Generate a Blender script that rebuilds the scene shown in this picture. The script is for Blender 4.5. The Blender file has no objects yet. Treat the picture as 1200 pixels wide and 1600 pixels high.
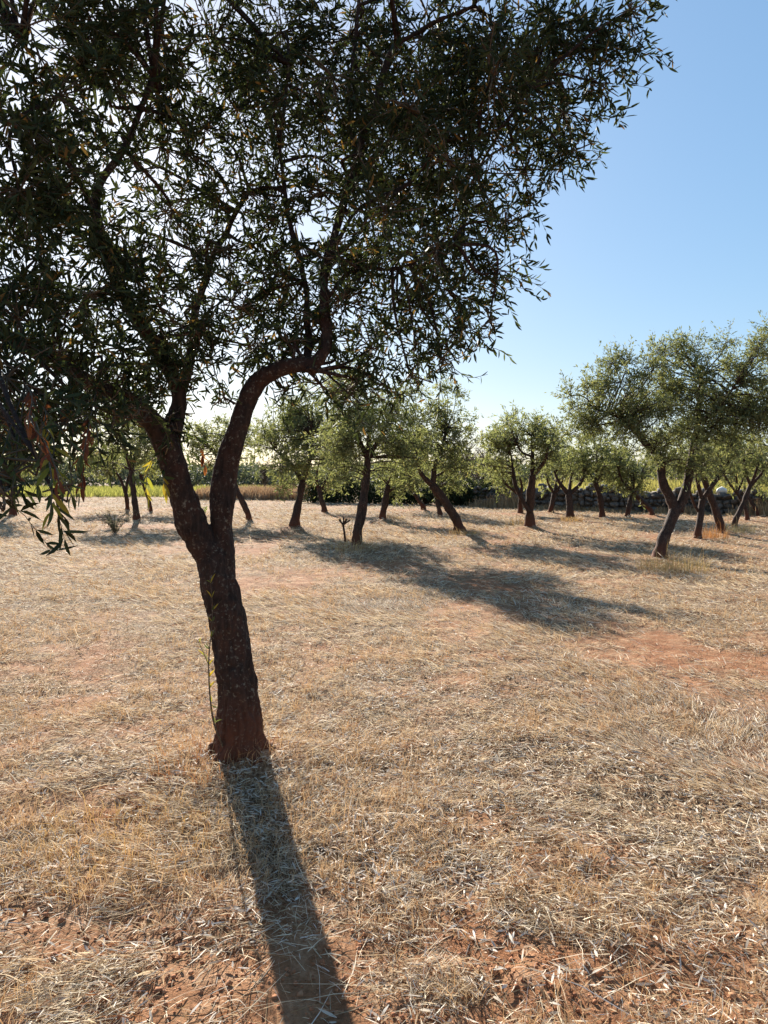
import bpy, math, random
import numpy as np
from mathutils import Vector

rng = np.random.default_rng(7)
random.seed(7)
R = math.radians
scene = bpy.context.scene
COL = scene.collection

# ------------------------------------------------------------------ camera
CAM_H = 1.6
F_PX = 1155.6                    # focal length in photograph pixels (1200 x 1600)
PITCH = math.atan(65.0 / F_PX)   # the horizon lies 65 px above the picture centre
cam_d = bpy.data.cameras.new('camera')
cam_d.sensor_fit = 'VERTICAL'
cam_d.sensor_height = 36.0
cam_d.lens = 26.0
cam_d.clip_start = 0.05
cam_d.clip_end = 2000.0
cam = bpy.data.objects.new('camera', cam_d)
COL.objects.link(cam)
cam.location = (0, 0, CAM_H)
cam.rotation_euler = (math.pi / 2 - PITCH, 0, 0)
scene.camera = cam

# ------------------------------------------------------------------ sky, sun, exposure
SUN_EL = R(23.6)
SUN_AZ = R(-19.5)                # to the left of the view direction (+Y)
world = bpy.data.worlds.new('World')
scene.world = world
world.use_nodes = True
wn = world.node_tree
wn.nodes.clear()
sky = wn.nodes.new('ShaderNodeTexSky')
sky.sky_type = 'NISHITA'
sky.sun_disc = False
sky.sun_elevation = SUN_EL
sky.sun_rotation = SUN_AZ
sky.altitude = 50
sky.air_density = 1.0
sky.dust_density = 0.6
sky.ozone_density = 5.0
bg = wn.nodes.new('ShaderNodeBackground')
bg.inputs['Strength'].default_value = 0.135
wo = wn.nodes.new('ShaderNodeOutputWorld')
sky_gamma = wn.nodes.new('ShaderNodeGamma')          # the phone's tone curve flattens the whole sky
sky_gamma.inputs['Gamma'].default_value = 0.46
sky_sat = wn.nodes.new('ShaderNodeHueSaturation')
sky_sat.inputs['Saturation'].default_value = 1.5
wn.links.new(sky.outputs[0], sky_gamma.inputs[0])
wn.links.new(sky_gamma.outputs[0], sky_sat.inputs['Color'])
wn.links.new(sky_sat.outputs[0], bg.inputs['Color'])
wn.links.new(bg.outputs[0], wo.inputs['Surface'])
sun_d = bpy.data.lights.new('sun', 'SUN')
sun_d.energy = 5.0
sun_d.angle = R(0.53)
sun_d.color = (1.0, 0.94, 0.82)
sun = bpy.data.objects.new('sun', sun_d)
COL.objects.link(sun)
sdir = Vector((math.sin(SUN_AZ) * math.cos(SUN_EL), math.cos(SUN_AZ) * math.cos(SUN_EL), math.sin(SUN_EL)))
sun.rotation_euler = sdir.to_track_quat('Z', 'Y').to_euler()
sun.location = (-8, 20, 12)
vs = scene.view_settings
vs.view_transform = 'Standard'
vs.look = 'None'
vs.exposure = 1.58
vs.gamma = 1.0
vs.use_curve_mapping = False
scene.cycles.max_bounces = 8
scene.cycles.transparent_max_bounces = 8
scene.cycles.use_denoising = True

# ------------------------------------------------------------------ helpers
def ray(px, py):
    u = (px - 600.0) / F_PX
    v = (800.0 - py) / F_PX
    return np.array([u, math.cos(PITCH) + v * math.sin(PITCH), -math.sin(PITCH) + v * math.cos(PITCH)])

def P(px, py, d):
    r = ray(px, py)
    return np.array([0, 0, CAM_H]) + r * (d / r[1])

def G(px, py, z=0.0):
    r = ray(px, py)
    return np.array([0, 0, CAM_H]) + r * ((z - CAM_H) / r[2])

def hash3(i, j, k, seed):
    n = (i * 374761393 + j * 668265263 + k * 2147483647 + seed * 974634777) & 0xFFFFFFFF
    n = ((n ^ (n >> 13)) * 1274126177) & 0xFFFFFFFF
    n = ((n ^ (n >> 15)) * 2246822519) & 0xFFFFFFFF
    return ((n ^ (n >> 16)) & 0xFFFFFF) / float(0xFFFFFF)

def vnoise(p, seed=0):
    p = np.asarray(p, dtype=np.float64)
    i = np.floor(p).astype(np.int64)
    f = p - i
    f = f * f * (3 - 2 * f)
    out = 0
    for a in (0, 1):
        wa = f[:, 0] if a else 1 - f[:, 0]
        for b in (0, 1):
            wb = f[:, 1] if b else 1 - f[:, 1]
            for c in (0, 1):
                wc = f[:, 2] if c else 1 - f[:, 2]
                out = out + wa * wb * wc * hash3(i[:, 0] + a, i[:, 1] + b, i[:, 2] + c, seed)
    return out

def fbm2(x, y, scale, octs=4, seed=0):
    x = np.ravel(x); y = np.ravel(y)
    p = np.stack([x / scale, y / scale, np.zeros_like(x) + 0.37], 1)
    s = 0; a = 1.0; t = 0
    for o in range(octs):
        s = s + a * vnoise(p, seed + o); t += a
        p = p * 2.03; a *= 0.5
    return s / t

MOUNDS = []      # (x, y, height, radius), filled from the tree table

def H(x, y):
    x = np.ravel(np.asarray(x, dtype=np.float64)); y = np.ravel(np.asarray(y, dtype=np.float64))
    z = 0.10 * (fbm2(x, y, 4.0, 3, 11) - 0.5)
    near = np.clip(1.3 - np.hypot(x, y) / 30.0, 0.25, 1)
    z = z + 0.060 * (fbm2(x, y, 0.55, 4, 23) - 0.5) * near
    z = z + 0.030 * (fbm2(x, y, 0.16, 2, 29) - 0.5) * np.clip(1.5 - np.hypot(x, y) / 12.0, 0, 1)
    for mx, my, mh, mr in MOUNDS:
        z = z + mh * np.exp(-((x - mx) ** 2 + (y - my) ** 2) / (mr * mr))
    return z

def h1(x, y):
    return float(H([x], [y])[0])

def bare(x, y):
    """0 = thick straw, 1 = bare soil"""
    x = np.ravel(x); y = np.ravel(y)
    b = 0.52 * fbm2(x, y * 0.62, 1.3, 4, 41) + 0.30 * fbm2(x, y, 0.30, 3, 57) + 0.18 * fbm2(x, y, 0.07, 2, 63)
    b = np.clip((b - 0.505) / 0.13, 0, 1)
    # scuffed soil close to where the photographer stands
    front = np.clip((2.95 - y + 0.8 * (fbm2(x, y, 0.7, 3, 77) - 0.5)) / 0.5, 0, 1)
    b = np.maximum(b, front * np.clip((fbm2(x, y, 0.45, 3, 91) - 0.33) / 0.12, 0, 1) * 0.92)
    for mx, my, mh, mr in MOUNDS:
        k = 0.9 if my < 6 else 0.55
        b = np.maximum(b, k * np.exp(-((x - mx) ** 2 + (y - my) ** 2) / (0.5 * mr * mr)) * (0.5 + fbm2(x, y, 0.2, 2, 15)))
    return np.clip(b, 0, 1)

def new_mesh(name, V, F, smooth=False, cols=None, attr=None):
    """V (n,3); F: list of arrays of faces with equal vertex counts"""
    V = np.asarray(V, dtype=np.float32)
    me = bpy.data.meshes.new(name)
    if not isinstance(F, (list, tuple)):
        F = [F]
    F = [np.asarray(f, dtype=np.int32) for f in F if len(f)]
    me.vertices.add(len(V))
    me.vertices.foreach_set('co', V.ravel())
    nl = sum(f.size for f in F)
    npoly = sum(len(f) for f in F)
    me.loops.add(nl)
    me.polygons.add(npoly)
    me.loops.foreach_set('vertex_index', np.concatenate([f.ravel() for f in F]))
    starts = []; off = 0
    for f in F:
        k = f.shape[1]
        starts.append(off + np.arange(len(f)) * k)
        off += f.size
    me.polygons.foreach_set('loop_start', np.concatenate(starts).astype(np.int32))
    if smooth:
        me.polygons.foreach_set('use_smooth', np.ones(npoly, dtype=bool))
    me.update(calc_edges=True)
    if cols is not None:
        a = me.color_attributes.new('tint', 'FLOAT_COLOR', 'POINT')
        c = np.ones((len(V), 4), dtype=np.float32); c[:, :3] = cols
        a.data.foreach_set('color', c.ravel())
    if attr is not None:
        for k, v in attr.items():
            a = me.attributes.new(k, 'FLOAT', 'POINT')
            a.data.foreach_set('value', np.asarray(v, dtype=np.float32))
    return me

def link(name, me, mat=None, parent=None, loc=None):
    o = bpy.data.objects.new(name, me)
    COL.objects.link(o)
    if mat is not None and me is not None and len(me.materials) == 0:
        me.materials.append(mat)
    if parent is not None:
        o.parent = parent
    if loc is not None:
        o.location = loc
    return o

def tag(o, label=None, cat=None, group=None, kind=None):
    if label: o['label'] = label
    if cat: o['category'] = cat
    if group: o['group'] = group
    if kind: o['kind'] = kind
    return o

def empty(name, loc, label, cat, group=None):
    o = bpy.data.objects.new(name, None)
    o.empty_display_size = 0.2
    COL.objects.link(o)
    o.location = loc
    return tag(o, label, cat, group)

def smooth_path(pts, rad, step):
    """Catmull-Rom resampling"""
    pts = np.asarray(pts, float); rad = np.asarray(rad, float)
    if len(pts) < 3:
        n = max(2, int(np.linalg.norm(pts[-1] - pts[0]) / step) + 1)
        t = np.linspace(0, 1, n)[:, None]
        return pts[0] * (1 - t) + pts[-1] * t, rad[0] * (1 - t[:, 0]) + rad[-1] * t[:, 0]
    e = np.vstack([2 * pts[0] - pts[1], pts, 2 * pts[-1] - pts[-2]])
    op = []; orad = []
    for i in range(len(pts) - 1):
        n = max(2, int(np.linalg.norm(pts[i + 1] - pts[i]) / step) + 1)
        for t in np.arange(n) / n:
            a, b, c, d = e[i], e[i + 1], e[i + 2], e[i + 3]
            op.append(0.5 * (2 * b + (c - a) * t + (2 * a - 5 * b + 4 * c - d) * t * t + (3 * b - a - 3 * c + d) * t ** 3))
            orad.append(rad[i] * (1 - t) + rad[i + 1] * t)
    op.append(pts[-1]); orad.append(rad[-1])
    return np.array(op), np.array(orad)

def tube(path, rad, n=8, cap=True, wob=0.0, seed=0):
    path = np.asarray(path, float); rad = np.asarray(rad, float)
    m = len(path)
    tan = np.gradient(path, axis=0)
    tan /= np.linalg.norm(tan, axis=1, keepdims=True) + 1e-9
    ref = np.array([0.31, 0.95, 0.05]) if abs(tan[0][1]) < 0.8 else np.array([1.0, 0, 0])
    V = []
    a = np.linspace(0, 2 * np.pi, n, endpoint=False)
    for i in range(m):
        u = np.cross(tan[i], ref); u /= np.linalg.norm(u) + 1e-9
        w = np.cross(tan[i], u); ref = np.cross(u, tan[i])
        V.append(path[i] + rad[i] * (np.cos(a)[:, None] * u + np.sin(a)[:, None] * w))
    V = np.vstack(V)
    if wob:
        cen = np.repeat(path, n, axis=0)
        k = 1 + wob * 2 * (vnoise(V / max(rad.max() * 1.3, 1e-3), seed) - 0.5) + wob * (vnoise(V / max(rad.max() * 0.5, 1e-3), seed + 3) - 0.5)
        V = cen + (V - cen) * k[:, None]
    i, j = np.meshgrid(np.arange(m - 1), np.arange(n), indexing='ij')
    a0 = (i * n + j).ravel(); b0 = (i * n + (j + 1) % n).ravel()
    Q = np.stack([a0, b0, b0 + n, a0 + n], 1)
    T = []
    if cap:
        V = np.vstack([V, path[0], path[-1]])
        c0 = m * n; c1 = c0 + 1
        jj = np.arange(n)
        T = np.vstack([np.stack([np.full(n, c0), (jj + 1) % n, jj], 1),
                       np.stack([np.full(n, c1), (m - 1) * n + jj, (m - 1) * n + (jj + 1) % n], 1)])
    return V, Q, T

class MB:
    """collects pieces into one mesh"""
    def __init__(s):
        s.V = []; s.Q = []; s.T = []; s.C = []; s.n = 0
    def add(s, V, Q=None, T=None, C=None):
        V = np.asarray(V)
        if Q is not None and len(Q): s.Q.append(np.asarray(Q) + s.n)
        if T is not None and len(T): s.T.append(np.asarray(T) + s.n)
        s.V.append(V); s.n += len(V)
        if C is not None: s.C.append(np.broadcast_to(C, (len(V), 3)))
    def mesh(s, name, smooth=False, origin=None):
        V = np.vstack(s.V)
        if origin is not None: V = V - np.asarray(origin)
        F = []
        if s.Q: F.append(np.vstack(s.Q))
        if s.T: F.append(np.vstack(s.T))
        return new_mesh(name, V, F, smooth, np.vstack(s.C) if s.C else None)

def unit(a):
    return a / (np.linalg.norm(a, axis=-1, keepdims=True) + 1e-9)

def rand_dirs(n):
    return unit(rng.normal(size=(n, 3)))

def leaf_geo(base, d, L, W, col, style='fold'):
    """vectorised leaves: base (n,3), d (n,3) directions, L, W (n,), col (n,3)"""
    n = len(base)
    d = unit(d)
    s = unit(np.cross(d, rand_dirs(n)))
    nn = np.cross(s, d)
    L = L[:, None]; W = W[:, None]
    if style == 'kite':
        V = np.stack([base, base + d * L * 0.45 + s * W * 0.5, base + d * L, base + d * L * 0.45 - s * W * 0.5], 1)
        Q = np.arange(n * 4).reshape(n, 4)
        return V.reshape(-1, 3), Q, np.repeat(col, 4, axis=0)
    f = 0.22 * W
    cv = nn * L * rng.uniform(-0.16, 0.16, (n, 1))
    V = np.stack([base,
                  base + d * L * 0.30 + s * W * 0.46 + nn * f + cv * 0.8,
                  base + d * L * 0.68 + s * W * 0.40 + nn * f + cv * 0.8,
                  base + d * L,
                  base + d * L * 0.68 - s * W * 0.40 + nn * f + cv * 0.8,
                  base + d * L * 0.30 - s * W * 0.46 + nn * f + cv * 0.8], 1)
    k = np.arange(n)[:, None] * 6
    Q = np.vstack([k + np.array([[0, 1, 2, 3]]), k + np.array([[0, 3, 4, 5]])])
    return V.reshape(-1, 3), Q, np.repeat(col, 6, axis=0)

def strips(p0, p1, p2, w, col):
    """two-segment flat blades: root, middle, tip"""
    n = len(p0)
    s = unit(np.cross(p2 - p0, rand_dirs(n))) * w[:, None]
    V = np.stack([p0 - s * .5, p0 + s * .5, p1 + s * .5, p1 - s * .5, p2], 1)
    k = np.arange(n)[:, None] * 5
    return V.reshape(-1, 3), k + np.array([[0, 1, 2, 3]]), k + np.array([[3, 2, 4]]), np.repeat(col, 5, axis=0)

# ------------------------------------------------------------------ materials
def mat_new(name):
    m = bpy.data.materials.new(name)
    m.use_nodes = True
    nt = m.node_tree
    return m, nt, nt.nodes['Principled BSDF'], nt.nodes['Material Output']

def nd(nt, t, **kw):
    n = nt.nodes.new(t)
    for k, v in kw.items():
        setattr(n, k, v)
    return n

def ramp(nt, fac, stops):
    r = nd(nt, 'ShaderNodeValToRGB')
    el = r.color_ramp.elements
    el[0].position, el[0].color = stops[0][0], (*stops[0][1], 1)
    el[1].position, el[1].color = stops[-1][0], (*stops[-1][1], 1)
    for p, c in stops[1:-1]:
        e = el.new(p); e.color = (*c, 1)
    nt.links.new(fac, r.inputs[0])
    return r.outputs[0]

def noise(nt, vec, scale, detail=4, rough=0.55):
    n = nd(nt, 'ShaderNodeTexNoise')
    n.inputs['Scale'].default_value = scale
    n.inputs['Detail'].default_value = detail
    n.inputs['Roughness'].default_value = rough
    if vec is not None: nt.links.new(vec, n.inputs['Vector'])
    return n.outputs['Fac']

def mixc(nt, fac, a, b, mode='MIX'):
    m = nd(nt, 'ShaderNodeMix', data_type='RGBA', blend_type=mode)
    for sock, v in ((m.inputs[0], fac), (m.inputs[6], a), (m.inputs[7], b)):
        if isinstance(v, (int, float)): sock.default_value = v
        elif isinstance(v, tuple): sock.default_value = (*v, 1)
        else: nt.links.new(v, sock)
    return m.outputs[2]

def leaf_mat(name, transl, rough=0.42, spec=0.4, gain=1.0, tt=(1.25, 1.25, 0.75)):
    m, nt, bs, out = mat_new(name)
    at = nd(nt, 'ShaderNodeAttribute', attribute_name='tint')
    c = at.outputs['Color']
    if gain != 1.0:
        c = mixc(nt, 1.0, c, (gain, gain, gain), 'MULTIPLY')
    nt.links.new(c, bs.inputs['Base Color'])
    bs.inputs['Roughness'].default_value = rough
    bs.inputs['Specular IOR Level'].default_value = spec
    tr = nd(nt, 'ShaderNodeBsdfTranslucent')
    tc = mixc(nt, 1.0, c, tt, 'MULTIPLY')
    nt.links.new(tc, tr.inputs['Color'])
    mx = nd(nt, 'ShaderNodeMixShader')
    mx.inputs[0].default_value = transl
    nt.links.new(bs.outputs[0], mx.inputs[1]); nt.links.new(tr.outputs[0], mx.inputs[2])
    nt.links.new(mx.outputs[0], out.inputs['Surface'])
    return m

M_leaf = leaf_mat('olive_leaves', 0.26, 0.62, 0.12)
M_leaf_far = leaf_mat('olive_leaves_grove', 0.47, 0.65, 0.10, tt=(1.12, 1.14, 0.75))
M_straw = leaf_mat('dry_straw', 0.25, 0.7, 0.15, tt=(1.05, 0.95, 0.82))
M_meadow = leaf_mat('green_meadow', 0.5, 0.7, 0.1)

def flat_leaf_mat(name, col, col2, transl):
    m, nt, bs, out = mat_new(name)
    oi = nd(nt, 'ShaderNodeObjectInfo')
    c = mixc(nt, oi.outputs['Random'], col, col2)
    nt.links.new(c, bs.inputs['Base Color'])
    bs.inputs['Roughness'].default_value = 0.62
    bs.inputs['Specular IOR Level'].default_value = 0.15
    tr = nd(nt, 'ShaderNodeBsdfTranslucent')
    nt.links.new(mixc(nt, 1.0, c, (1.25, 1.2, 0.7), 'MULTIPLY'), tr.inputs['Color'])
    mx = nd(nt, 'ShaderNodeMixShader'); mx.inputs[0].default_value = transl
    nt.links.new(bs.outputs[0], mx.inputs[1]); nt.links.new(tr.outputs[0], mx.inputs[2])
    nt.links.new(mx.outputs[0], out.inputs['Surface'])
    return m

M_lf_green = flat_leaf_mat('leaf_green', (0.05, 0.075, 0.025), (0.11, 0.13, 0.06), 0.35)
M_lf_yellow = flat_leaf_mat('leaf_yellowing', (0.16, 0.20, 0.04), (0.36, 0.26, 0.04), 0.45)
M_lf_dead = flat_leaf_mat('leaf_dead', (0.11, 0.034, 0.020), (0.24, 0.085, 0.032), 0.35)

def bark_mat(name, base=(0.085, 0.052, 0.036), dark=(0.030, 0.018, 0.013), lich=(0.30, 0.27, 0.21), sc=1.0, red=True):
    m, nt, bs, out = mat_new(name)
    tc = nd(nt, 'ShaderNodeTexCoord')
    mp = nd(nt, 'ShaderNodeMapping'); mp.inputs['Scale'].default_value = (1, 1, 0.28)
    nt.links.new(tc.outputs['Object'], mp.inputs['Vector'])
    n1 = noise(nt, mp.outputs[0], 45 * sc, 6, 0.65)
    n2 = noise(nt, tc.outputs['Object'], 9 * sc, 4, 0.6)
    n3 = noise(nt, tc.outputs['Object'], 55 * sc, 5, 0.65)
    c = ramp(nt, n1, [(0.33, dark), (0.56, base), (0.75, (base[0] * 1.9, base[1] * 1.8, base[2] * 1.7))])
    c = mixc(nt, ramp(nt, n2, [(0.42, (0, 0, 0)), (0.66, (0.6, 0.6, 0.6))]), c, (base[0] * 1.6, base[1] * 1.1, base[2] * .9))
    lm = mixc(nt, 1.0, ramp(nt, n3, [(0.555, (0, 0, 0)), (0.66, (1, 1, 1))]), ramp(nt, n2, [(0.40, (0, 0, 0)), (0.55, (0.8, 0.8, 0.8))]), 'MULTIPLY')
    c = mixc(nt, lm, c, lich)
    if red:   # red earth splashed up on the foot of the trunk
        sp = nd(nt, 'ShaderNodeSeparateXYZ')
        nt.links.new(tc.outputs['Object'], sp.inputs[0])
        ad = nd(nt, 'ShaderNodeMath', operation='MULTIPLY_ADD')
        nt.links.new(n2, ad.inputs[0]); ad.inputs[1].default_value = 0.5
        nt.links.new(sp.outputs['Z'], ad.inputs[2])
        f = ramp(nt, ad.outputs[0], [(0.22, (0.75, 0.75, 0.75)), (0.60, (0, 0, 0))])
        c = mixc(nt, f, c, (0.15, 0.045, 0.021))
    nt.links.new(c, bs.inputs['Base Color'])
    bs.inputs['Roughness'].default_value = 0.85
    bs.inputs['Specular IOR Level'].default_value = 0.2
    bp = nd(nt, 'ShaderNodeBump'); bp.inputs['Strength'].default_value = 0.9; bp.inputs['Distance'].default_value = 0.012
    nt.links.new(n1, bp.inputs['Height'])
    nt.links.new(bp.outputs[0], bs.inputs['Normal'])
    return m

M_bark = bark_mat('olive_bark', base=(0.040, 0.023, 0.017), dark=(0.011, 0.007, 0.006), lich=(0.21, 0.18, 0.135))
M_bark_far = bark_mat('olive_bark_grove', base=(0.050, 0.029, 0.021), dark=(0.018, 0.011, 0.009), lich=(0.18, 0.15, 0.115), sc=0.8)
M_twig = bark_mat('twig_bark', base=(0.10, 0.075, 0.05), dark=(0.05, 0.035, 0.025), red=False)
M_shoot = bark_mat('shoot_bark', base=(0.22, 0.19, 0.12), dark=(0.14, 0.11, 0.07), red=False)

def ground_mat():
    m, nt, bs, out = mat_new('red_earth_with_straw')
    tc = nd(nt, 'ShaderNodeTexCoord')
    ob = tc.outputs['Object']
    at = nd(nt, 'ShaderNodeAttribute', attribute_name='bare').outputs['Fac']
    big = noise(nt, ob, 0.55, 4, 0.6)
    mid = noise(nt, ob, 5.0, 6, 0.65)
    fine = noise(nt, ob, 60.0, 5, 0.7)
    mp = nd(nt, 'ShaderNodeMapping'); mp.inputs['Scale'].default_value = (1.0, 0.35, 1.0); mp.inputs['Rotation'].default_value = (0, 0, 0.5)
    nt.links.new(ob, mp.inputs['Vector'])
    fib = noise(nt, mp.outputs[0], 75.0, 4, 0.75)
    soil = ramp(nt, mid, [(0.30, (0.13, 0.055, 0.028)), (0.50, (0.30, 0.145, 0.072)), (0.68, (0.47, 0.29, 0.175))])
    soil = mixc(nt, ramp(nt, big, [(0.42, (0, 0, 0)), (0.62, (0.5, 0.5, 0.5))]), soil, (0.28, 0.105, 0.046))
    soil = mixc(nt, 0.55, soil, ramp(nt, fine, [(0.30, (0.35, 0.35, 0.35)), (0.62, (1.25, 1.25, 1.25))]), 'MULTIPLY')
    straw = ramp(nt, fib, [(0.40, (0.060, 0.030, 0.019)), (0.53, (0.23, 0.145, 0.082)), (0.66, (0.60, 0.49, 0.335))])
    straw = mixc(nt, ramp(nt, mid, [(0.46, (0, 0, 0)), (0.66, (0.35, 0.35, 0.35))]), straw, (0.36, 0.185, 0.09))
    c = mixc(nt, at, straw, soil)
    nt.links.new(c, bs.inputs['Base Color'])
    bs.inputs['Roughness'].default_value = 0.95
    bs.inputs['Specular IOR Level'].default_value = 0.1
    b1 = nd(nt, 'ShaderNodeBump'); b1.inputs['Strength'].default_value = 0.9; b1.inputs['Distance'].default_value = 0.03
    nt.links.new(mid, b1.inputs['Height'])
    b2 = nd(nt, 'ShaderNodeBump'); b2.inputs['Strength'].default_value = 1.0; b2.inputs['Distance'].default_value = 0.012
    nt.links.new(mixc(nt, at, fib, fine), b2.inputs['Height'])
    nt.links.new(b1.outputs[0], b2.inputs['Normal'])
    nt.links.new(b2.outputs[0], bs.inputs['Normal'])
    return m

M_ground = ground_mat()

def clod_mat():
    m, nt, bs, out = mat_new('red_earth_clod')
    tc = nd(nt, 'ShaderNodeTexCoord')
    n = noise(nt, tc.outputs['Object'], 9, 5, 0.6)
    nt.links.new(ramp(nt, n, [(0.3, (0.17, 0.058, 0.025)), (0.5, (0.31, 0.125, 0.055)), (0.7, (0.43, 0.22, 0.115))]), bs.inputs['Base Color'])
    bs.inputs['Roughness'].default_value = 0.95
    return m
M_clod = clod_mat()

def stone_mat():
    m, nt, bs, out = mat_new('dry_wall_stone')
    tc = nd(nt, 'ShaderNodeTexCoord'); oi = nd(nt, 'ShaderNodeObjectInfo')
    n = noise(nt, tc.outputs['Object'], 6, 6, 0.65)
    c = ramp(nt, n, [(0.3, (0.06, 0.052, 0.046)), (0.5, (0.15, 0.13, 0.115)), (0.72, (0.30, 0.27, 0.235))])
    c = mixc(nt, oi.outputs['Random'], c, mixc(nt, 1.0, c, (0.62, 0.55, 0.48), 'MULTIPLY'))
    nt.links.new(c, bs.inputs['Base Color']); bs.inputs['Roughness'].default_value = 0.9
    bp = nd(nt, 'ShaderNodeBump'); bp.inputs['Distance'].default_value = 0.03
    nt.links.new(n, bp.inputs['Height']); nt.links.new(bp.outputs[0], bs.inputs['Normal'])
    return m
M_stone = stone_mat()

def pale_stone_mat():
    m, nt, bs, out = mat_new('white_limestone')
    tc = nd(nt, 'ShaderNodeTexCoord')
    n = noise(nt, tc.outputs['Object'], 8, 5, 0.6)
    nt.links.new(ramp(nt, n, [(0.3, (0.62, 0.58, 0.52)), (0.6, (0.82, 0.80, 0.76))]), bs.inputs['Base Color'])
    bs.inputs['Roughness'].default_value = 0.85
    return m
M_white = pale_stone_mat()

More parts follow.
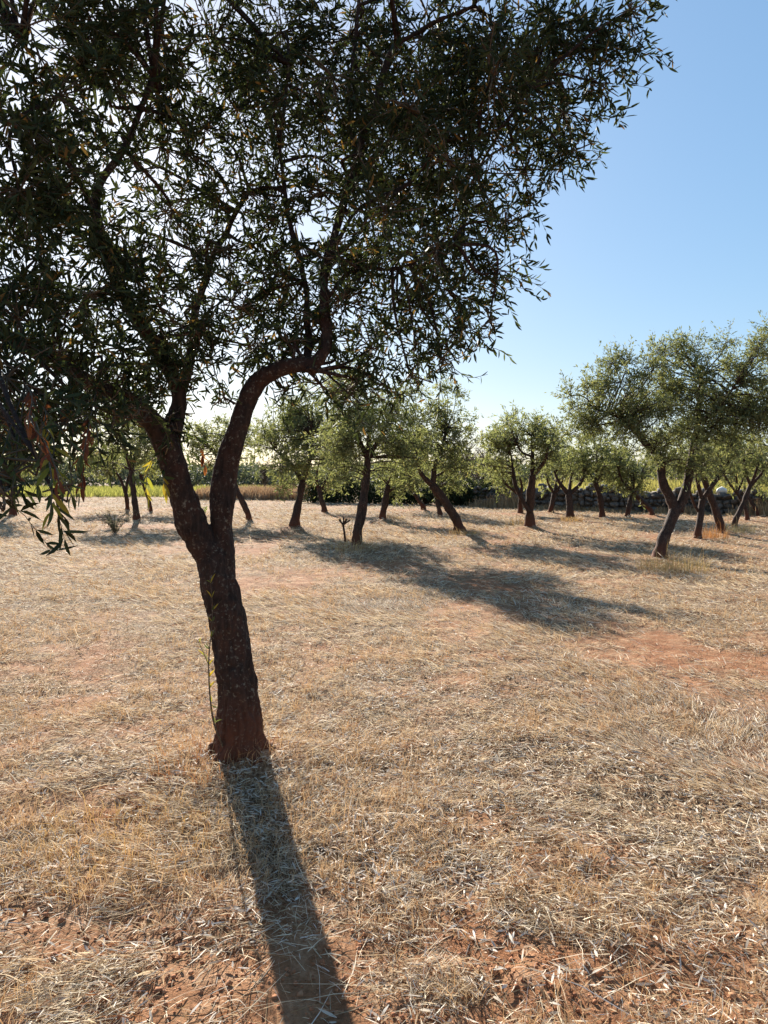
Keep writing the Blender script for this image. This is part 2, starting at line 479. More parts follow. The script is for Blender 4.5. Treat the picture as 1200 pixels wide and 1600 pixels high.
# ------------------------------------------------------------------ grove table (photograph pixels)
# trunk: (x, y, width px) from the ground up; limbs start on the trunk; crowns: ellipses (cx, cy, rx, ry)
GROVE = [
 dict(t=[(20, 806, 12), (20, 772, 11), (24, 735, 9)],
      l=[[(24, 735, 8), (10, 700, 6), (-6, 665, 3)], [(24, 735, 8), (45, 700, 6), (60, 665, 3)]],
      c=[(15, 690, 70, 52)], label='olive tree with straight upright trunk behind the low hanging leaf spray of the big tree'),
 dict(t=[(214, 812, 12), (210, 780, 11), (205, 735, 9)],
      l=[[(205, 735, 8), (195, 700, 6), (180, 660, 3)], [(205, 735, 8), (215, 700, 6), (230, 660, 3)]],
      c=[(205, 685, 66, 52)], label='slim olive tree standing directly behind the small thorny shrub'),
 dict(t=[(199, 797, 8), (197, 772, 7)],
      l=[[(197, 774, 6), (190, 752, 5), (180, 735, 3)], [(197, 772, 6), (199, 752, 5), (206, 730, 3)]],
      c=[(170, 718, 45, 32)], label='small forked olive tree in front of the green meadow, beyond the slim olive tree'),
 dict(t=[(236, 798, 6), (229, 772, 6), (219, 742, 5)], l=[], c=[(245, 715, 38, 32)],
      label='thin olive tree leaning sideways at the meadow edge'),
 dict(t=[(389, 812, 11), (377, 780, 11), (365, 755, 9)],
      l=[[(365, 755, 8), (347, 725, 6), (328, 700, 3)], [(365, 755, 7), (372, 722, 5), (370, 690, 3)]],
      c=[(328, 690, 46, 42), (368, 688, 34, 36)], label='olive tree leaning past the forked limb of the big trunk'),
 dict(t=[(460, 821, 17), (466, 790, 14), (473, 752, 12)],
      l=[[(473, 755, 9), (455, 725, 7), (428, 702, 4)], [(473, 752, 9), (485, 715, 7), (490, 678, 4)]],
      c=[(442, 692, 56, 72), (500, 690, 52, 62), (465, 640, 45, 32)], label='olive tree rising from a raised earth mound, crown hanging low', mound=(0.16, 0.55)),
 dict(t=[(507, 800, 10), (502, 780, 9), (498, 762, 8)], l=[], c=[(522, 728, 46, 40)],
      label='small olive tree in front of the dark hedge, half hidden by larger crowns'),
 dict(t=[(557, 851, 18), (565, 800, 17), (572, 750, 16), (575, 715, 14)],
      l=[[(575, 718, 10), (558, 682, 8), (535, 645, 4)], [(575, 715, 10), (596, 680, 8), (615, 640, 4)], [(575, 712, 9), (577, 670, 7), (574, 620, 4)]],
      c=[(578, 648, 84, 62), (530, 700, 46, 52), (630, 705, 52, 46)], label='olive tree with tall straight trunk beside the broken stump', mound=(0.10, 0.7)),
 dict(t=[(597, 810, 12), (602, 785, 12), (606, 758, 10)], l=[[(604, 770, 6), (625, 758, 4), (640, 750, 3)]], c=[(625, 738, 46, 44)],
      label='short olive tree on an earth mound with foliage reaching near the ground', mound=(0.16, 0.5)),
 dict(t=[(662, 797, 8), (653, 780, 7), (642, 760, 6)], l=[], c=[(645, 742, 42, 30)],
      label='small leaning olive tree close in front of the dark hedge'),
 dict(t=[(688, 806, 9), (683, 785, 8), (678, 762, 7)], l=[], c=[(705, 738, 44, 38)],
      label='olive tree standing behind the strongly slanting trunk'),
 dict(t=[(719, 829, 19), (703, 795, 17), (675, 757, 16)],
      l=[[(676, 758, 12), (662, 745, 9), (654, 730, 6), (650, 700, 4)], [(677, 758, 11), (679, 728, 9), (688, 708, 8), (698, 670, 4)], [(680, 745, 6), (692, 738, 4), (705, 728, 3)]],
      c=[(688, 662, 48, 60), (650, 698, 34, 44), (710, 705, 30, 50)], label='olive tree with strongly slanting trunk splitting into short stubby limbs'),
 dict(t=[(828, 821, 18), (828, 785, 16), (832, 742, 13)],
      l=[[(827, 800, 9), (808, 765, 8), (802, 738, 6), (799, 712, 3)], [(832, 745, 10), (832, 712, 7), (830, 680, 3)], [(832, 742, 8), (850, 722, 7), (857, 695, 3)], [(832, 714, 5), (815, 706, 4), (806, 690, 3)]],
      c=[(815, 695, 62, 46), (775, 715, 32, 42), (858, 695, 30, 36)], label='rounded olive tree with dark upright trunk and a side limb from low down', mound=(0.12, 0.5)),
 dict(t=[(813, 801, 9), (813, 772, 8)], l=[], c=[(795, 745, 30, 28)],
      label='olive tree right behind the rounded olive with the low side limb'),
 dict(t=[(861, 800, 9), (866, 770, 8)], l=[], c=[(868, 738, 28, 32)],
      label='small olive tree hard against the dry stone wall'),
 dict(t=[(891, 809, 14), (890, 788, 12), (889, 770, 11)],
      l=[[(889, 773, 9), (876, 757, 7), (867, 740, 4)], [(889, 773, 9), (905, 758, 7), (913, 742, 4)], [(889, 770, 7), (893, 745, 5)]],
      c=[(892, 716, 38, 36)], label='olive tree with short trunk opening into three candelabra limbs before the wall'),
 dict(t=[(941, 807, 11), (938, 780, 10), (930, 752, 9)], l=[], c=[(928, 712, 42, 42)],
      label='olive tree with bowed trunk in front of the heaped wall stones'),
 dict(t=[(981, 807, 9), (984, 786, 9), (990, 768, 8)], l=[], c=[(985, 738, 40, 38)],
      label='upright olive tree whose foliage almost hides the wall behind'),
 dict(t=[(1019, 804, 9), (1004, 785, 9), (986, 766, 8)], l=[], c=[(962, 735, 36, 34)],
      label='olive tree leaning steeply along the dry stone wall'),
 dict(t=[(1030, 871, 25), (1043, 828, 21), (1058, 792, 22)],
      l=[[(1056, 798, 20), (1036, 752, 18), (1030, 715, 15), (1006, 690, 12), (975, 655, 9), (935, 640, 4)], [(1060, 798, 19), (1074, 755, 16), (1083, 700, 13), (1091, 650, 10), (1094, 590, 5)], [(1088, 665, 7), (1120, 640, 6), (1150, 600, 3)]],
      c=[(1180, 640, 60, 60), (1195, 560, 45, 50), (1080, 715, 60, 30), (1030, 690, 55, 36), (905, 655, 34, 36), (985, 592, 58, 50), (922, 622, 44, 50), (1055, 575, 58, 56), (1140, 590, 66, 72), (1060, 640, 80, 50), (965, 665, 48, 32), (1125, 668, 62, 52), (1000, 640, 60, 40)],
      label='largest olive tree of the grove, twisted trunk with wide Y fork and tall open crown', mound=(0.06, 0.6)),
 dict(t=[(1090, 840, 13), (1094, 805, 12), (1098, 780, 12)],
      l=[[(1094, 803, 6), (1084, 786, 5), (1076, 762, 4)], [(1097, 782, 8), (1090, 752, 7), (1084, 730, 4)], [(1098, 780, 9), (1118, 752, 8), (1134, 732, 5)]],
      c=[(1110, 710, 56, 40)], label='dark olive trunk with antler-like limbs behind the Y-forked tree'),
 dict(t=[(1127, 831, 15), (1119, 800, 14), (1108, 770, 12), (1098, 742, 9)], l=[], c=[(1085, 705, 46, 40)],
      label='reddish barked olive tree leaning across the antler-limbed one', mound=(0.08, 0.5)),
 dict(t=[(1147, 823, 10), (1160, 790, 9), (1173, 757, 8)], l=[], c=[(1185, 712, 44, 44)],
      label='olive tree leaning so its trunk crosses its neighbour like an X'),
 dict(t=[(1168, 813, 8), (1163, 790, 8), (1151, 768, 7)], l=[], c=[(1145, 725, 40, 38)],
      label='thin olive tree crossed by the leaning trunk in front of it'),
 dict(t=[(1184, 806, 7), (1175, 786, 7), (1164, 768, 6)], l=[], c=[(1190, 738, 38, 32)],
      label='small slanting olive tree next to the wall, behind the crossed trunks'),
]
for T in GROVE:
    x, y, w = T['t'][0]
    mh, mr = T.get('mound', (0.05, 0.45))
    g = G(x, y, mh)
    T['base'] = g
    T['d'] = g[1]
    MOUNDS.append((g[0], g[1], mh, mr))
TREE_BASE = G(376, 1186, 0.07)
TD = TREE_BASE[1]
MOUNDS.append((TREE_BASE[0], TREE_BASE[1], 0.10, 0.38))

# ------------------------------------------------------------------ ground
def axis_points(a, b, fine, grow):
    out = [0.0]; s = fine
    while out[-1] < b:
        out.append(out[-1] + s); s = s * grow
    neg = [0.0]; s = fine
    while neg[-1] > a:
        neg.append(neg[-1] - s); s = s * grow
    return np.array(sorted(set(neg + out)))

gx = axis_points(-420, 420, 0.024, 1.0225)
ys = [-12.0, -8, -5, -3, -2, -1, 0, 0.6, 1.0, 1.3]
s = 0.022
while ys[-1] < 700:
    ys.append(ys[-1] + s); s *= 1.0165
gy = np.array(ys)
XX, YY = np.meshgrid(gx, gy)
ZZ = H(XX, YY)
bb = bare(XX, YY)
ZZ = ZZ + (fbm2(XX, YY, 0.09, 3, 5) - 0.5) * 0.035 * bb * np.clip(1.4 - np.ravel(YY) / 6, 0, 1)
ZZ = np.where(np.ravel(YY) > 40, ZZ * 0.3, ZZ)
ny, nx = XX.shape
I, J = np.meshgrid(np.arange(ny - 1), np.arange(nx - 1), indexing='ij')
k = (I * nx + J).ravel()
gm = new_mesh('ground', np.stack([XX.ravel(), YY.ravel(), ZZ], 1), np.stack([k, k + 1, k + nx + 1, k + nx], 1), True, attr={'bare': bb})
tag(link('ground', gm, M_ground), 'dry red earth with mown straw reaching to the grove edge', None, None, 'structure')

# ------------------------------------------------------------------ ground cover
def lerpc(a, b, t):
    return np.asarray(a) * (1 - t[:, None]) + np.asarray(b) * t[:, None]

def straw_colours(n):
    t = rng.random(n); u = rng.random(n)
    c = lerpc((0.34, 0.235, 0.13), (0.84, 0.735, 0.565), t)
    c = np.where((u < 0.16)[:, None], lerpc((0.15, 0.065, 0.035), (0.32, 0.14, 0.06), t), c)
    c = np.where((u > 0.86)[:, None], lerpc((0.70, 0.62, 0.53), (0.84, 0.77, 0.68), t), c)
    return c

def wedge(n, d0, d1, margin=0.7):
    d = d0 * (d1 / d0) ** rng.random(n)
    x = rng.uniform(-1, 1, n) * (0.56 * d + margin)
    return x, d

def keep_by_bare(x, y, lo=0.05):
    b = bare(x, y)
    return rng.random(len(x)) < np.clip(1 - b, lo, 1)

# lying straw
x, y = wedge(640000, 1.55, 46)
kp = keep_by_bare(x, y, 0.10) & (rng.random(len(x)) < np.clip(.35 + 5 * (fbm2(x, y, .14, 2, 61) - .42), .22, 1)); x = x[kp]; y = y[kp]
n = len(x)
sc = np.clip(y / 5.0, 0.85, 5)
L = rng.uniform(0.022, 0.080, n) * sc ** 0.45
lay = 7.0 * fbm2(x, y, 2.2, 2, 301) + .3
mat_ = np.clip((fbm2(x, y, .9, 3, 311) - .44) / .1, 0, 1)
az = lay + rng.normal(0, 1, n) * (2.4 - 1.9 * mat_)
L = L * (1 + .7 * mat_ * rng.random(n))
tilt = np.abs(rng.normal(0, 0.32, n))
dv = np.stack([np.cos(az) * np.cos(tilt), np.sin(az) * np.cos(tilt), np.sin(tilt)], 1)
p0 = np.stack([x, y, H(x, y) + rng.uniform(0.0, 0.022, n)], 1)
p2 = p0 + dv * L[:, None]
p1 = (p0 + p2) / 2 + np.stack([rng.normal(0, .03, n) * L, rng.normal(0, .03, n) * L, np.abs(rng.normal(0, .04, n)) * L], 1)
w = (0.0013 + 0.0034 * rng.random(n) ** 2) * sc ** 0.85
# some long stalks lying on top
nl_ = 2600
x, y = wedge(nl_, 1.6, 9)
a_ = rng.uniform(0, 2 * np.pi, nl_); Ls = rng.uniform(.10, .30, nl_)
q0 = np.stack([x, y, H(x, y) + .012], 1)
q2 = q0 + np.stack([np.cos(a_) * Ls, np.sin(a_) * Ls, rng.uniform(0, .16, nl_) * Ls], 1)
q2[:, 2] = np.maximum(q2[:, 2], H(q2[:, 0], q2[:, 1]) + .008)
q1 = (q0 + q2) / 2 + rng.normal(0, .03, (nl_, 3)) * Ls[:, None]
q1[:, 2] = np.maximum(q1[:, 2], H(q1[:, 0], q1[:, 1]) + .010)
p0 = np.vstack([p0, q0]); p1 = np.vstack([p1, q1]); p2 = np.vstack([p2, q2])
w = np.concatenate([w, rng.uniform(.0016, .0030, nl_)]); n = len(w)
cs = straw_colours(n)
nr = (p0[:, 1] < 6.5)
V, Q, T3, C = strips(p0[nr], p1[nr], p2[nr], w[nr], cs[nr])
fr = ~nr
ss = unit(np.cross(p2[fr] - p0[fr], rand_dirs(int(fr.sum())))) * w[fr][:, None] * .5
V4 = np.stack([p0[fr] - ss, p0[fr] + ss, p2[fr] + ss * .5, p2[fr] - ss * .5], 1).reshape(-1, 3)
Q4 = np.arange(len(V4)).reshape(-1, 4) + len(V)
o = link('dry_straw', new_mesh('dry_straw', np.vstack([V, V4]), [np.vstack([Q, Q4]), T3], cols=np.vstack([C, np.repeat(cs[fr], 4, axis=0)])), M_straw)
tag(o, 'flattened pale mown straw covering the orchard floor', 'straw', None, 'stuff')

# standing stubble and short tufts
x, y = wedge(20000, 1.6, 30)
kp = keep_by_bare(x, y, 0.04) & (fbm2(x, y, 0.8, 3, 130) > 0.47); x = x[kp]; y = y[kp]
m = 5
x = np.repeat(x, m) + rng.normal(0, 0.02, len(x) * m); y = np.repeat(y, m) + rng.normal(0, 0.02, len(y) * m)
n = len(x)
hh = rng.uniform(0.03, 0.105, n)
p0 = np.stack([x, y, H(x, y) - 0.004], 1)
lean = rng.normal(0, 0.4, (n, 2)) * hh[:, None]
p1 = p0 + np.stack([lean[:, 0] * .35, lean[:, 1] * .35, hh * .55], 1)
p2 = p0 + np.stack([lean[:, 0], lean[:, 1], hh], 1)
c = lerpc((0.44, 0.26, 0.125), (0.66, 0.48, 0.29), rng.random(n))
V, Q, T3, C = strips(p0, p1, p2, rng.uniform(0.0016, 0.003, n) * np.clip(y / 6, .8, 3), c)
o = link('dry_grass', new_mesh('dry_grass', V, [Q, T3], cols=C), M_straw)
tag(o, 'short golden stubble standing in patches among the straw', 'grass', None, 'stuff')

# fallen olive leaves, curled
x = rng.normal(-0.1, 1.6, 26000); y = 1.6 + rng.gamma(2.2, 0.95, 26000)
cl = fbm2(x, y, 0.5, 3, 170)
kp = (cl > 0.45) & (np.abs(x) < 0.6 * y + 0.7) & (rng.random(len(x)) < np.clip(1.25 - bare(x, y), 0.18, 1)); x = x[kp]; y = y[kp]
n = len(x)
L = rng.uniform(0.028, 0.064, n); W = rng.uniform(0.0045, 0.0095, n)
az = rng.uniform(0, 2 * np.pi, n); tl = rng.normal(0.05, 0.22, n)
dv = np.stack([np.cos(az) * np.cos(tl), np.sin(az) * np.cos(tl), np.sin(tl)], 1)
sd = unit(np.stack([-np.sin(az), np.cos(az), rng.normal(0, .55, n)], 1))
up = np.cross(dv, sd)
cu = rng.uniform(-0.06, 0.09, n)[:, None] * L[:, None]
b0 = np.stack([x, y, H(x, y) + rng.uniform(0.004, 0.02, n)], 1)
rows = []
for t, ww, cc in ((0, .18, 0), (.33, 1, .8), (.68, .85, .85), (1, .06, 0)):
    ctr = b0 + dv * L[:, None] * t + up * cu * cc
    rows += [ctr - sd * W[:, None] * .5 * ww, ctr + sd * W[:, None] * .5 * ww]
V = np.stack(rows, 1).reshape(-1, 3)
kk = np.arange(n)[:, None] * 8
Q = np.vstack([kk + np.array([[2 * i, 2 * i + 1, 2 * i + 3, 2 * i + 2]]) for i in range(3)])
t = rng.random(n); u = rng.random(n)
c = lerpc((0.42, 0.34, 0.26), (0.80, 0.73, 0.64), t)
c = np.where((u < 0.4)[:, None], lerpc((0.20, 0.11, 0.06), (0.38, 0.23, 0.12), t), c)
o = link('leaf_litter', new_mesh('leaf_litter', V, Q, cols=np.repeat(c, 8, axis=0)), M_straw)
tag(o, 'fallen bleached olive leaves scattered around the trunk', 'leaf litter', None, 'stuff')

# clods of earth on the scuffed ground
bm_v = np.array([[0, 0, 1], [.894, 0, .447], [.276, .851, .447], [-.724, .526, .447], [-.724, -.526, .447], [.276, -.851, .447],
                 [.724, .526, -.447], [-.276, .851, -.447], [-.894, 0, -.447], [-.276, -.851, -.447], [.724, -.526, -.447], [0, 0, -1]])
bm_f = np.array([[0, 1, 2], [0, 2, 3], [0, 3, 4], [0, 4, 5], [0, 5, 1], [1, 6, 2], [2, 7, 3], [3, 8, 4], [4, 9, 5], [5, 10, 1],
                 [6, 7, 2], [7, 8, 3], [8, 9, 4], [9, 10, 5], [10, 6, 1], [11, 7, 6], [11, 8, 7], [11, 9, 8], [11, 10, 9], [11, 6, 10]])
x, y = wedge(27000, 1.6, 4.2)
kp = rng.random(len(x)) < bare(x, y) ** 1.5 * 0.6; x = x[kp]; y = y[kp]
n = len(x)
rr = rng.gamma(1.3, 0.0022, n) + 0.0015
rr = np.minimum(rr, 0.014)
V = bm_v[None] * rng.uniform(0.65, 1.25, (n, 12, 1)) * rr[:, None, None] * np.array([1, 1, .75])
V = V + np.stack([x, y, H(x, y) + rr * 0.35], 1)[:, None]
Tt = (np.arange(n)[:, None, None] * 12 + bm_f[None]).reshape(-1, 3)
o = link('soil_clods', new_mesh('soil_clods', V.reshape(-1, 3), Tt), M_clod)
tag(o, 'small red earth clods loosened on the bare patches', 'soil clods', None, 'stuff')

# ------------------------------------------------------------------ single dry tufts and plants
def tuft(name, px, py, label, n, h, spread, col0, col1, group=None, stalks=0, wmul=1.0):
    g = G(px, py)
    z = h1(g[0], g[1])
    org = np.array([g[0], g[1], z])
    e = empty(name, org, label, 'grass tuft', group)
    def blades(n, h0, h1_, wd, cur):
        a = rng.uniform(0, 2 * np.pi, n); r = spread * np.sqrt(rng.random(n))
        bx = g[0] + r * np.cos(a); by = g[1] + r * np.sin(a)
        p0 = np.stack([bx, by, H(bx, by) - 0.01], 1)
        hh = rng.uniform(h0, h1_, n)
        ln = np.stack([np.cos(a), np.sin(a)], 1) * (r / spread * 0.3 * hh)[:, None] + rng.normal(0, cur, (n, 2)) * hh[:, None]
        p1 = p0 + np.stack([ln[:, 0] * .3, ln[:, 1] * .3, hh * .6], 1)
        p2 = p0 + np.stack([ln[:, 0], ln[:, 1], hh * rng.uniform(.75, 1, n)], 1)
        c = lerpc(col0, col1, rng.random(n))
        return strips(p0 - org, p1 - org, p2 - org, np.full(n, wd) * rng.uniform(.6, 1.2, n), c)
    V, Q, T3, C = blades(n, h * .35, h, 0.0035 * wmul * max(1, g[1] / 9), 0.28)
    link('blades', new_mesh('blades', V, [Q, T3], cols=C), M_straw, e)['kind'] = 'stuff'
    if stalks:
        V, Q, T3, C = blades(stalks, h * 1.1, h * 1.9, 0.0026 * max(1, g[1] / 6), 0.3)
        link('stalks', new_mesh('stalks', V, [Q, T3], cols=C), M_straw, e)['kind'] = 'stuff'
    return e

GOLD0, GOLD1 = (0.36, 0.22, 0.085), (0.60, 0.44, 0.22)
tuft('grass_tuft', 1052, 892, 'wide dry golden grass tuft in front of the Y-forked olive trunk', 520, 0.30, 0.55, (0.22, 0.15, 0.06), (0.50, 0.38, 0.18), stalks=30)
tuft('grass_tuft', 552, 862, 'dry grass tuft around the foot of the tall straight olive', 300, 0.20, 0.55, (0.30, 0.19, 0.075), GOLD1, stalks=12)
tuft('grass_tuft', 1112, 842, 'orange dry weeds between the dark trunk and the reddish leaning trunk', 220, 0.36, 0.35, (0.40, 0.17, 0.05), (0.55, 0.32, 0.13), stalks=12)
tuft('grass_tuft', 726, 836, 'grass tuft at the foot of the strongly slanting olive', 200, 0.20, 0.4, GOLD0, GOLD1, stalks=6)
tuft('grass_tuft', 806, 822, 'thin dry stalks next to the rounded olive with low side limb', 90, 0.28, 0.3, GOLD0, GOLD1, stalks=8)
tuft('grass_tuft', 893, 815, 'dry weeds round the base of the candelabra-limbed olive', 180, 0.26, 0.35, (0.40, 0.24, 0.10), GOLD1)
tuft('grass_tuft', 1150, 832, 'grey-green grass tuft at the base of the crossed olive trunks', 200, 0.34, 0.45, (0.20, 0.17, 0.08), (0.44, 0.36, 0.19), stalks=8)
tuft('grass_tuft', 610, 812, 'dry grass on the mound of the short low-crowned olive', 160, 0.24, 0.45, GOLD0, GOLD1)
tuft('grass_tuft', 330, 1215, 'long bent reddish grass stalks at the foot of the big trunk', 260, 0.13, 0.30, (0.34, 0.13, 0.05), (0.58, 0.36, 0.18), stalks=26, wmul=.8)
tuft('grass_tuft', 395, 1196, 'thin dry grass stems crossing in front of the big trunk base', 60, 0.14, 0.20, (0.40, 0.22, 0.10), (0.62, 0.46, 0.28), stalks=16, wmul=.7)
tuft('grass_tuft', 200, 1330, 'golden curly grass patch lying among straw near the trunk shadow', 520, 0.10, 0.42, (0.42, 0.25, 0.09), (0.62, 0.44, 0.20), stalks=14, wmul=.7)
tuft('grass_tuft', 90, 1330, 'golden grass patch beside the leaf-strewn bare earth', 380, 0.09, 0.35, (0.42, 0.26, 0.10), (0.62, 0.46, 0.22), stalks=8, wmul=.7)

def branch_plant(name, px, py, label, cat, n_st, h, col0, col1, leaf_l, seed, lv=7, spread=0.5):
    r = np.random.default_rng(seed)
    g = G(px, py); org = np.array([g[0], g[1], h1(g[0], g[1])])
    e = empty(name, org, label, cat)
    st = MB(); LB = []; LD = []
    for i in range(n_st):
        a = r.uniform(0, 2 * np.pi); s_ = r.uniform(.1, spread); hh = h * r.uniform(.5, 1)
        pts = [(0, 0, -0.03), (math.cos(a) * s_ * .35 * h, math.sin(a) * s_ * .35 * h, hh * .5), (math.cos(a) * s_ * h, math.sin(a) * s_ * h, hh)]
        pa, ra = smooth_path(pts, [0.007 * h / .6, 0.005 * h / .6, 0.002], 0.08)
        st.add(*tube(pa, ra, 5))
        for q in range(lv):
            t = r.uniform(.3, 1); k_ = int(t * (len(pa) - 1))
            dd = unit(r.normal(size=3) + np.array([0, 0, .5]))
            LB.append(pa[k_]); LD.append(dd)
            tw = pa[k_] + dd * 0.12 * h
            st.add(*tube([pa[k_], tw], [.0035, .0015], 3))
            for z_ in range(3):
                LB.append(pa[k_] + dd * 0.12 * h * r.uniform(.3, 1)); LD.append(unit(dd + r.normal(size=3) * .7))
    link('stem', st.mesh('stem'), M_twig, e)
    n = len(LB)
    V, Q, C = leaf_geo(np.array(LB), np.array(LD), r.uniform(.7, 1.2, n) * leaf_l, np.full(n, leaf_l * .26), lerpc(col0, col1, r.random(n)))
    link('foliage', new_mesh('foliage', V, Q, cols=C), M_leaf, e)['kind'] = 'stuff'
    return e

branch_plant('shrub', 180, 834, 'small scrubby grey-green shrub growing in tree shade on the straw', 'shrub', 20, 0.66, (0.15, 0.15, 0.085), (0.30, 0.28, 0.18), 0.038, 3, 16, .95)
branch_plant('sapling', 318, 806, 'tiny bright green sprout seen between the forked limbs', 'plant', 6, 0.38, (0.16, 0.24, 0.04), (0.30, 0.34, 0.08), 0.09, 4)
branch_plant('weed', 640, 800, 'dry bent weed stalk with few leaves on the grove floor', 'plant', 3, 0.45, (0.2, 0.15, 0.07), (0.3, 0.22, 0.1), 0.05, 5, 4)
branch_plant('dead_shoot', 548, 838, 'thin dry leafy shoot standing behind the broken stump', 'plant', 2, 0.5, (0.3, 0.2, 0.09), (0.42, 0.3, 0.15), 0.05, 6, 5, .15)

g = G(540, 852); org = np.array([g[0], g[1], h1(g[0], g[1])])
e = empty('broken_stump', org, 'thin broken stump with clubbed top beside the tall straight olive', 'stump')
mb = MB()
pa, ra = smooth_path([(0, 0, -.05), (-.02, 0, .2), (-.05, 0, .38), (-.06, 0, .44)], [.028, .024, .022, .03], .05)
mb.add(*tube(pa, ra, 8, wob=.3, seed=3))
link('stem', mb.mesh('stem', True), M_bark_far, e)
for dx, dz, r_ in ((-.13, .52, .028), (.02, .53, .026), (.09, .50, .022), (-.04, .56, .02)):
    mb = MB(); pa, ra = smooth_path([(-.05, 0, .40), (dx * .6 - .02, .01, .46), (dx, .0, dz)], [.02, .018, r_], .04)
    mb.add(*tube(pa, ra, 7, wob=.35, seed=int(dz * 100)))
    link('knob', mb.mesh('knob', True), M_bark_far, e)

# ------------------------------------------------------------------ grove trees
def greens(n, bright=1.0):
    t = rng.random(n); u = rng.random(n)
    c = lerpc((0.105, 0.118, 0.046), (0.275, 0.275, 0.140), t)
    c = np.where((u > 0.93)[:, None], lerpc((0.22, 0.19, 0.08), (0.28, 0.24, 0.12), t), c)
    return c * bright

def path_world(pl, d0, dy):
    """pixel polyline -> points; dy = offsets in depth along the line"""
    pts = []; rad = []
    for (x, y, w), o_ in zip(pl, dy):
        pts.append(P(x, y, d0 + o_)); rad.append(0.42 * w / F_PX * (d0 + o_))
    return pts, rad

def make_grove_tree(T, idx):
    r = np.random.default_rng(100 + idx)
    d = T['d']; base = T['base'].copy()
    base[2] = h1(base[0], base[1])
    e = empty('olive_tree', base, T['label'], 'tree', 'olive trees of the grove')
    npt = len(T['t'])
    dy = np.linspace(0, r.uniform(-.25, .25), npt)
    pts, rad = path_world(T['t'], d, dy)
    pts[0] = np.array([base[0], base[1], base[2] - 0.12]); 
    pts.insert(1, np.array([base[0], base[1], base[2] + 0.10]) * .85 + pts[1] * .15)
    rad.insert(1, rad[0] * 0.98); rad[0] = rad[0] * 1.5
    pa, ra = smooth_path(pts, rad, 0.07)
    mb = MB(); mb.add(*tube(pa, ra, 12, wob=.22, seed=idx))
    link('trunk', mb.mesh('trunk', True, base), M_bark_far, e)
    tips = []; skel = [pa[len(pa) // 2:]]
    limbs = list(T['l'])
    top = pts[-1]; d_top = d + dy[-1]
    if not limbs:
        x, y, w = T['t'][-1]
        for sx in (-1, 1, 0.2):
            cx, cy, rx, ry = T['c'][0]
            limbs.append([(x, y + 2, w * .8), (x * .5 + (cx + sx * rx * .55) * .5 + sx * 3, (y + cy) / 2, w * .55), (cx + sx * rx * .5, cy - ry * .2, w * .25)])
    for li, L_ in enumerate(limbs):
        off = r.uniform(-.5, .5)
        # start depth: on trunk
        t0 = np.linspace(0, 1, len(L_)) ** 1.3
        dyl = dy[-1] + t0 * off
        p_, r_ = path_world(L_, d, dyl)
        pa2, ra2 = smooth_path(p_, r_, 0.07)
        mb = MB(); mb.add(*tube(pa2, ra2, 9, wob=.22, seed=idx * 7 + li))
        link('limb', mb.mesh('limb', True, base), M_bark_far, e)
        skel.append(pa2[len(pa2) // 3:])
    SK = np.vstack(skel)
    # clumps in the crown volume
    leaf_L = 0.074 * max(1.0, (d / 13.0)) ** 0.9
    leaf_W = leaf_L * 0.27
    one = leaf_L * leaf_W * 0.5 * 0.62
    br = MB(); LB = []; LD = []
    ppm = F_PX / d
    for (cx, cy, rx, ry) in T['c']:
        if len(T['c']) < 5:
            rx *= 1.13; ry *= 1.10
        nb = max(9, int(math.pi * rx * ry / ppm / ppm * 15))
        for b in range(nb):
            q = unit(r.normal(size=3)) * r.uniform(.05, 1.25) ** .5
            cpx, cpy = cx + q[0] * rx * .86, cy + q[2] * ry * .86
            cd = d + dy[-1] + q[1] * rx / ppm * 0.95
            c0 = P(cpx, cpy, max(cd, d * .7))
            rb = r.uniform(.12, .36)
            nrst = SK[np.argmin(np.linalg.norm(SK - c0, axis=1) + (SK[:, 2] > c0[2] + .2) * .5)]
            mid = (nrst + c0) / 2 + r.normal(0, .06, 3) + np.array([0, 0, .05])
            pb, rb_ = smooth_path([nrst, mid, c0], [.016 * (d / 16) ** .5, .011, .005], .12)
            br.add(*tube(pb, rb_, 5))
            area = math.pi * rb * rb
            nl = int(0.55 * area / one)
            nsp = max(6, nl // 9)
            # little shoots from the clump centre
            sd_ = unit(r.normal(size=(nsp, 3)) + np.array([0, 0, .15]))
            s0 = c0 + sd_ * (rb * r.uniform(.0, .55, (nsp, 1)))
            sl = rb * r.uniform(.45, .95, (nsp, 1)) * np.where(r.random((nsp, 1)) < .12, 1.9, 1)
            sv = unit(sd_ + r.normal(size=(nsp, 3)) * .45 + np.array([0, 0, .08]))
            s1 = s0 + sv * sl
            if d < 24:
                for a_, b_ in zip(s0[::3], s1[::3]):
                    br.add(*tube([c0, a_, b_], [.005, .004, .002], 3, cap=False))
            kx = r.integers(0, nsp, nl); tt = r.random((nl, 1)) ** .8
            LB.append(s0[kx] * (1 - tt) + s1[kx] * tt + r.normal(0, .018, (nl, 3)))
            LD.append(unit(sv[kx] + r.normal(size=(nl, 3)) * .75 + np.array([0, 0, -.1])))
    link('branches', br.mesh('branches', False, base), M_bark_far, e)['kind'] = 'stuff'
    LB = np.vstack(LB); LD = np.vstack(LD); n = len(LB)
    V, Q, C = leaf_geo(LB, LD, r.uniform(.7, 1.25, n) * leaf_L, r.uniform(.75, 1.2, n) * leaf_W, greens(n, r.uniform(.88, 1.12)), 'kite')
    link('crown', new_mesh('crown', V - base, Q, cols=C), M_leaf_far, e)['kind'] = 'stuff'
    return n

NL = 0
for i, T in enumerate(GROVE):
    NL += make_grove_tree(T, i)
print('grove leaves', NL)

# ------------------------------------------------------------------ the big olive tree
base = np.array([TREE_BASE[0], TREE_BASE[1], h1(TREE_BASE[0], TREE_BASE[1])])
BIG = empty('olive_tree', base, 'big olive tree with dark forked trunk and dense overhanging crown casting a long shadow', 'tree')
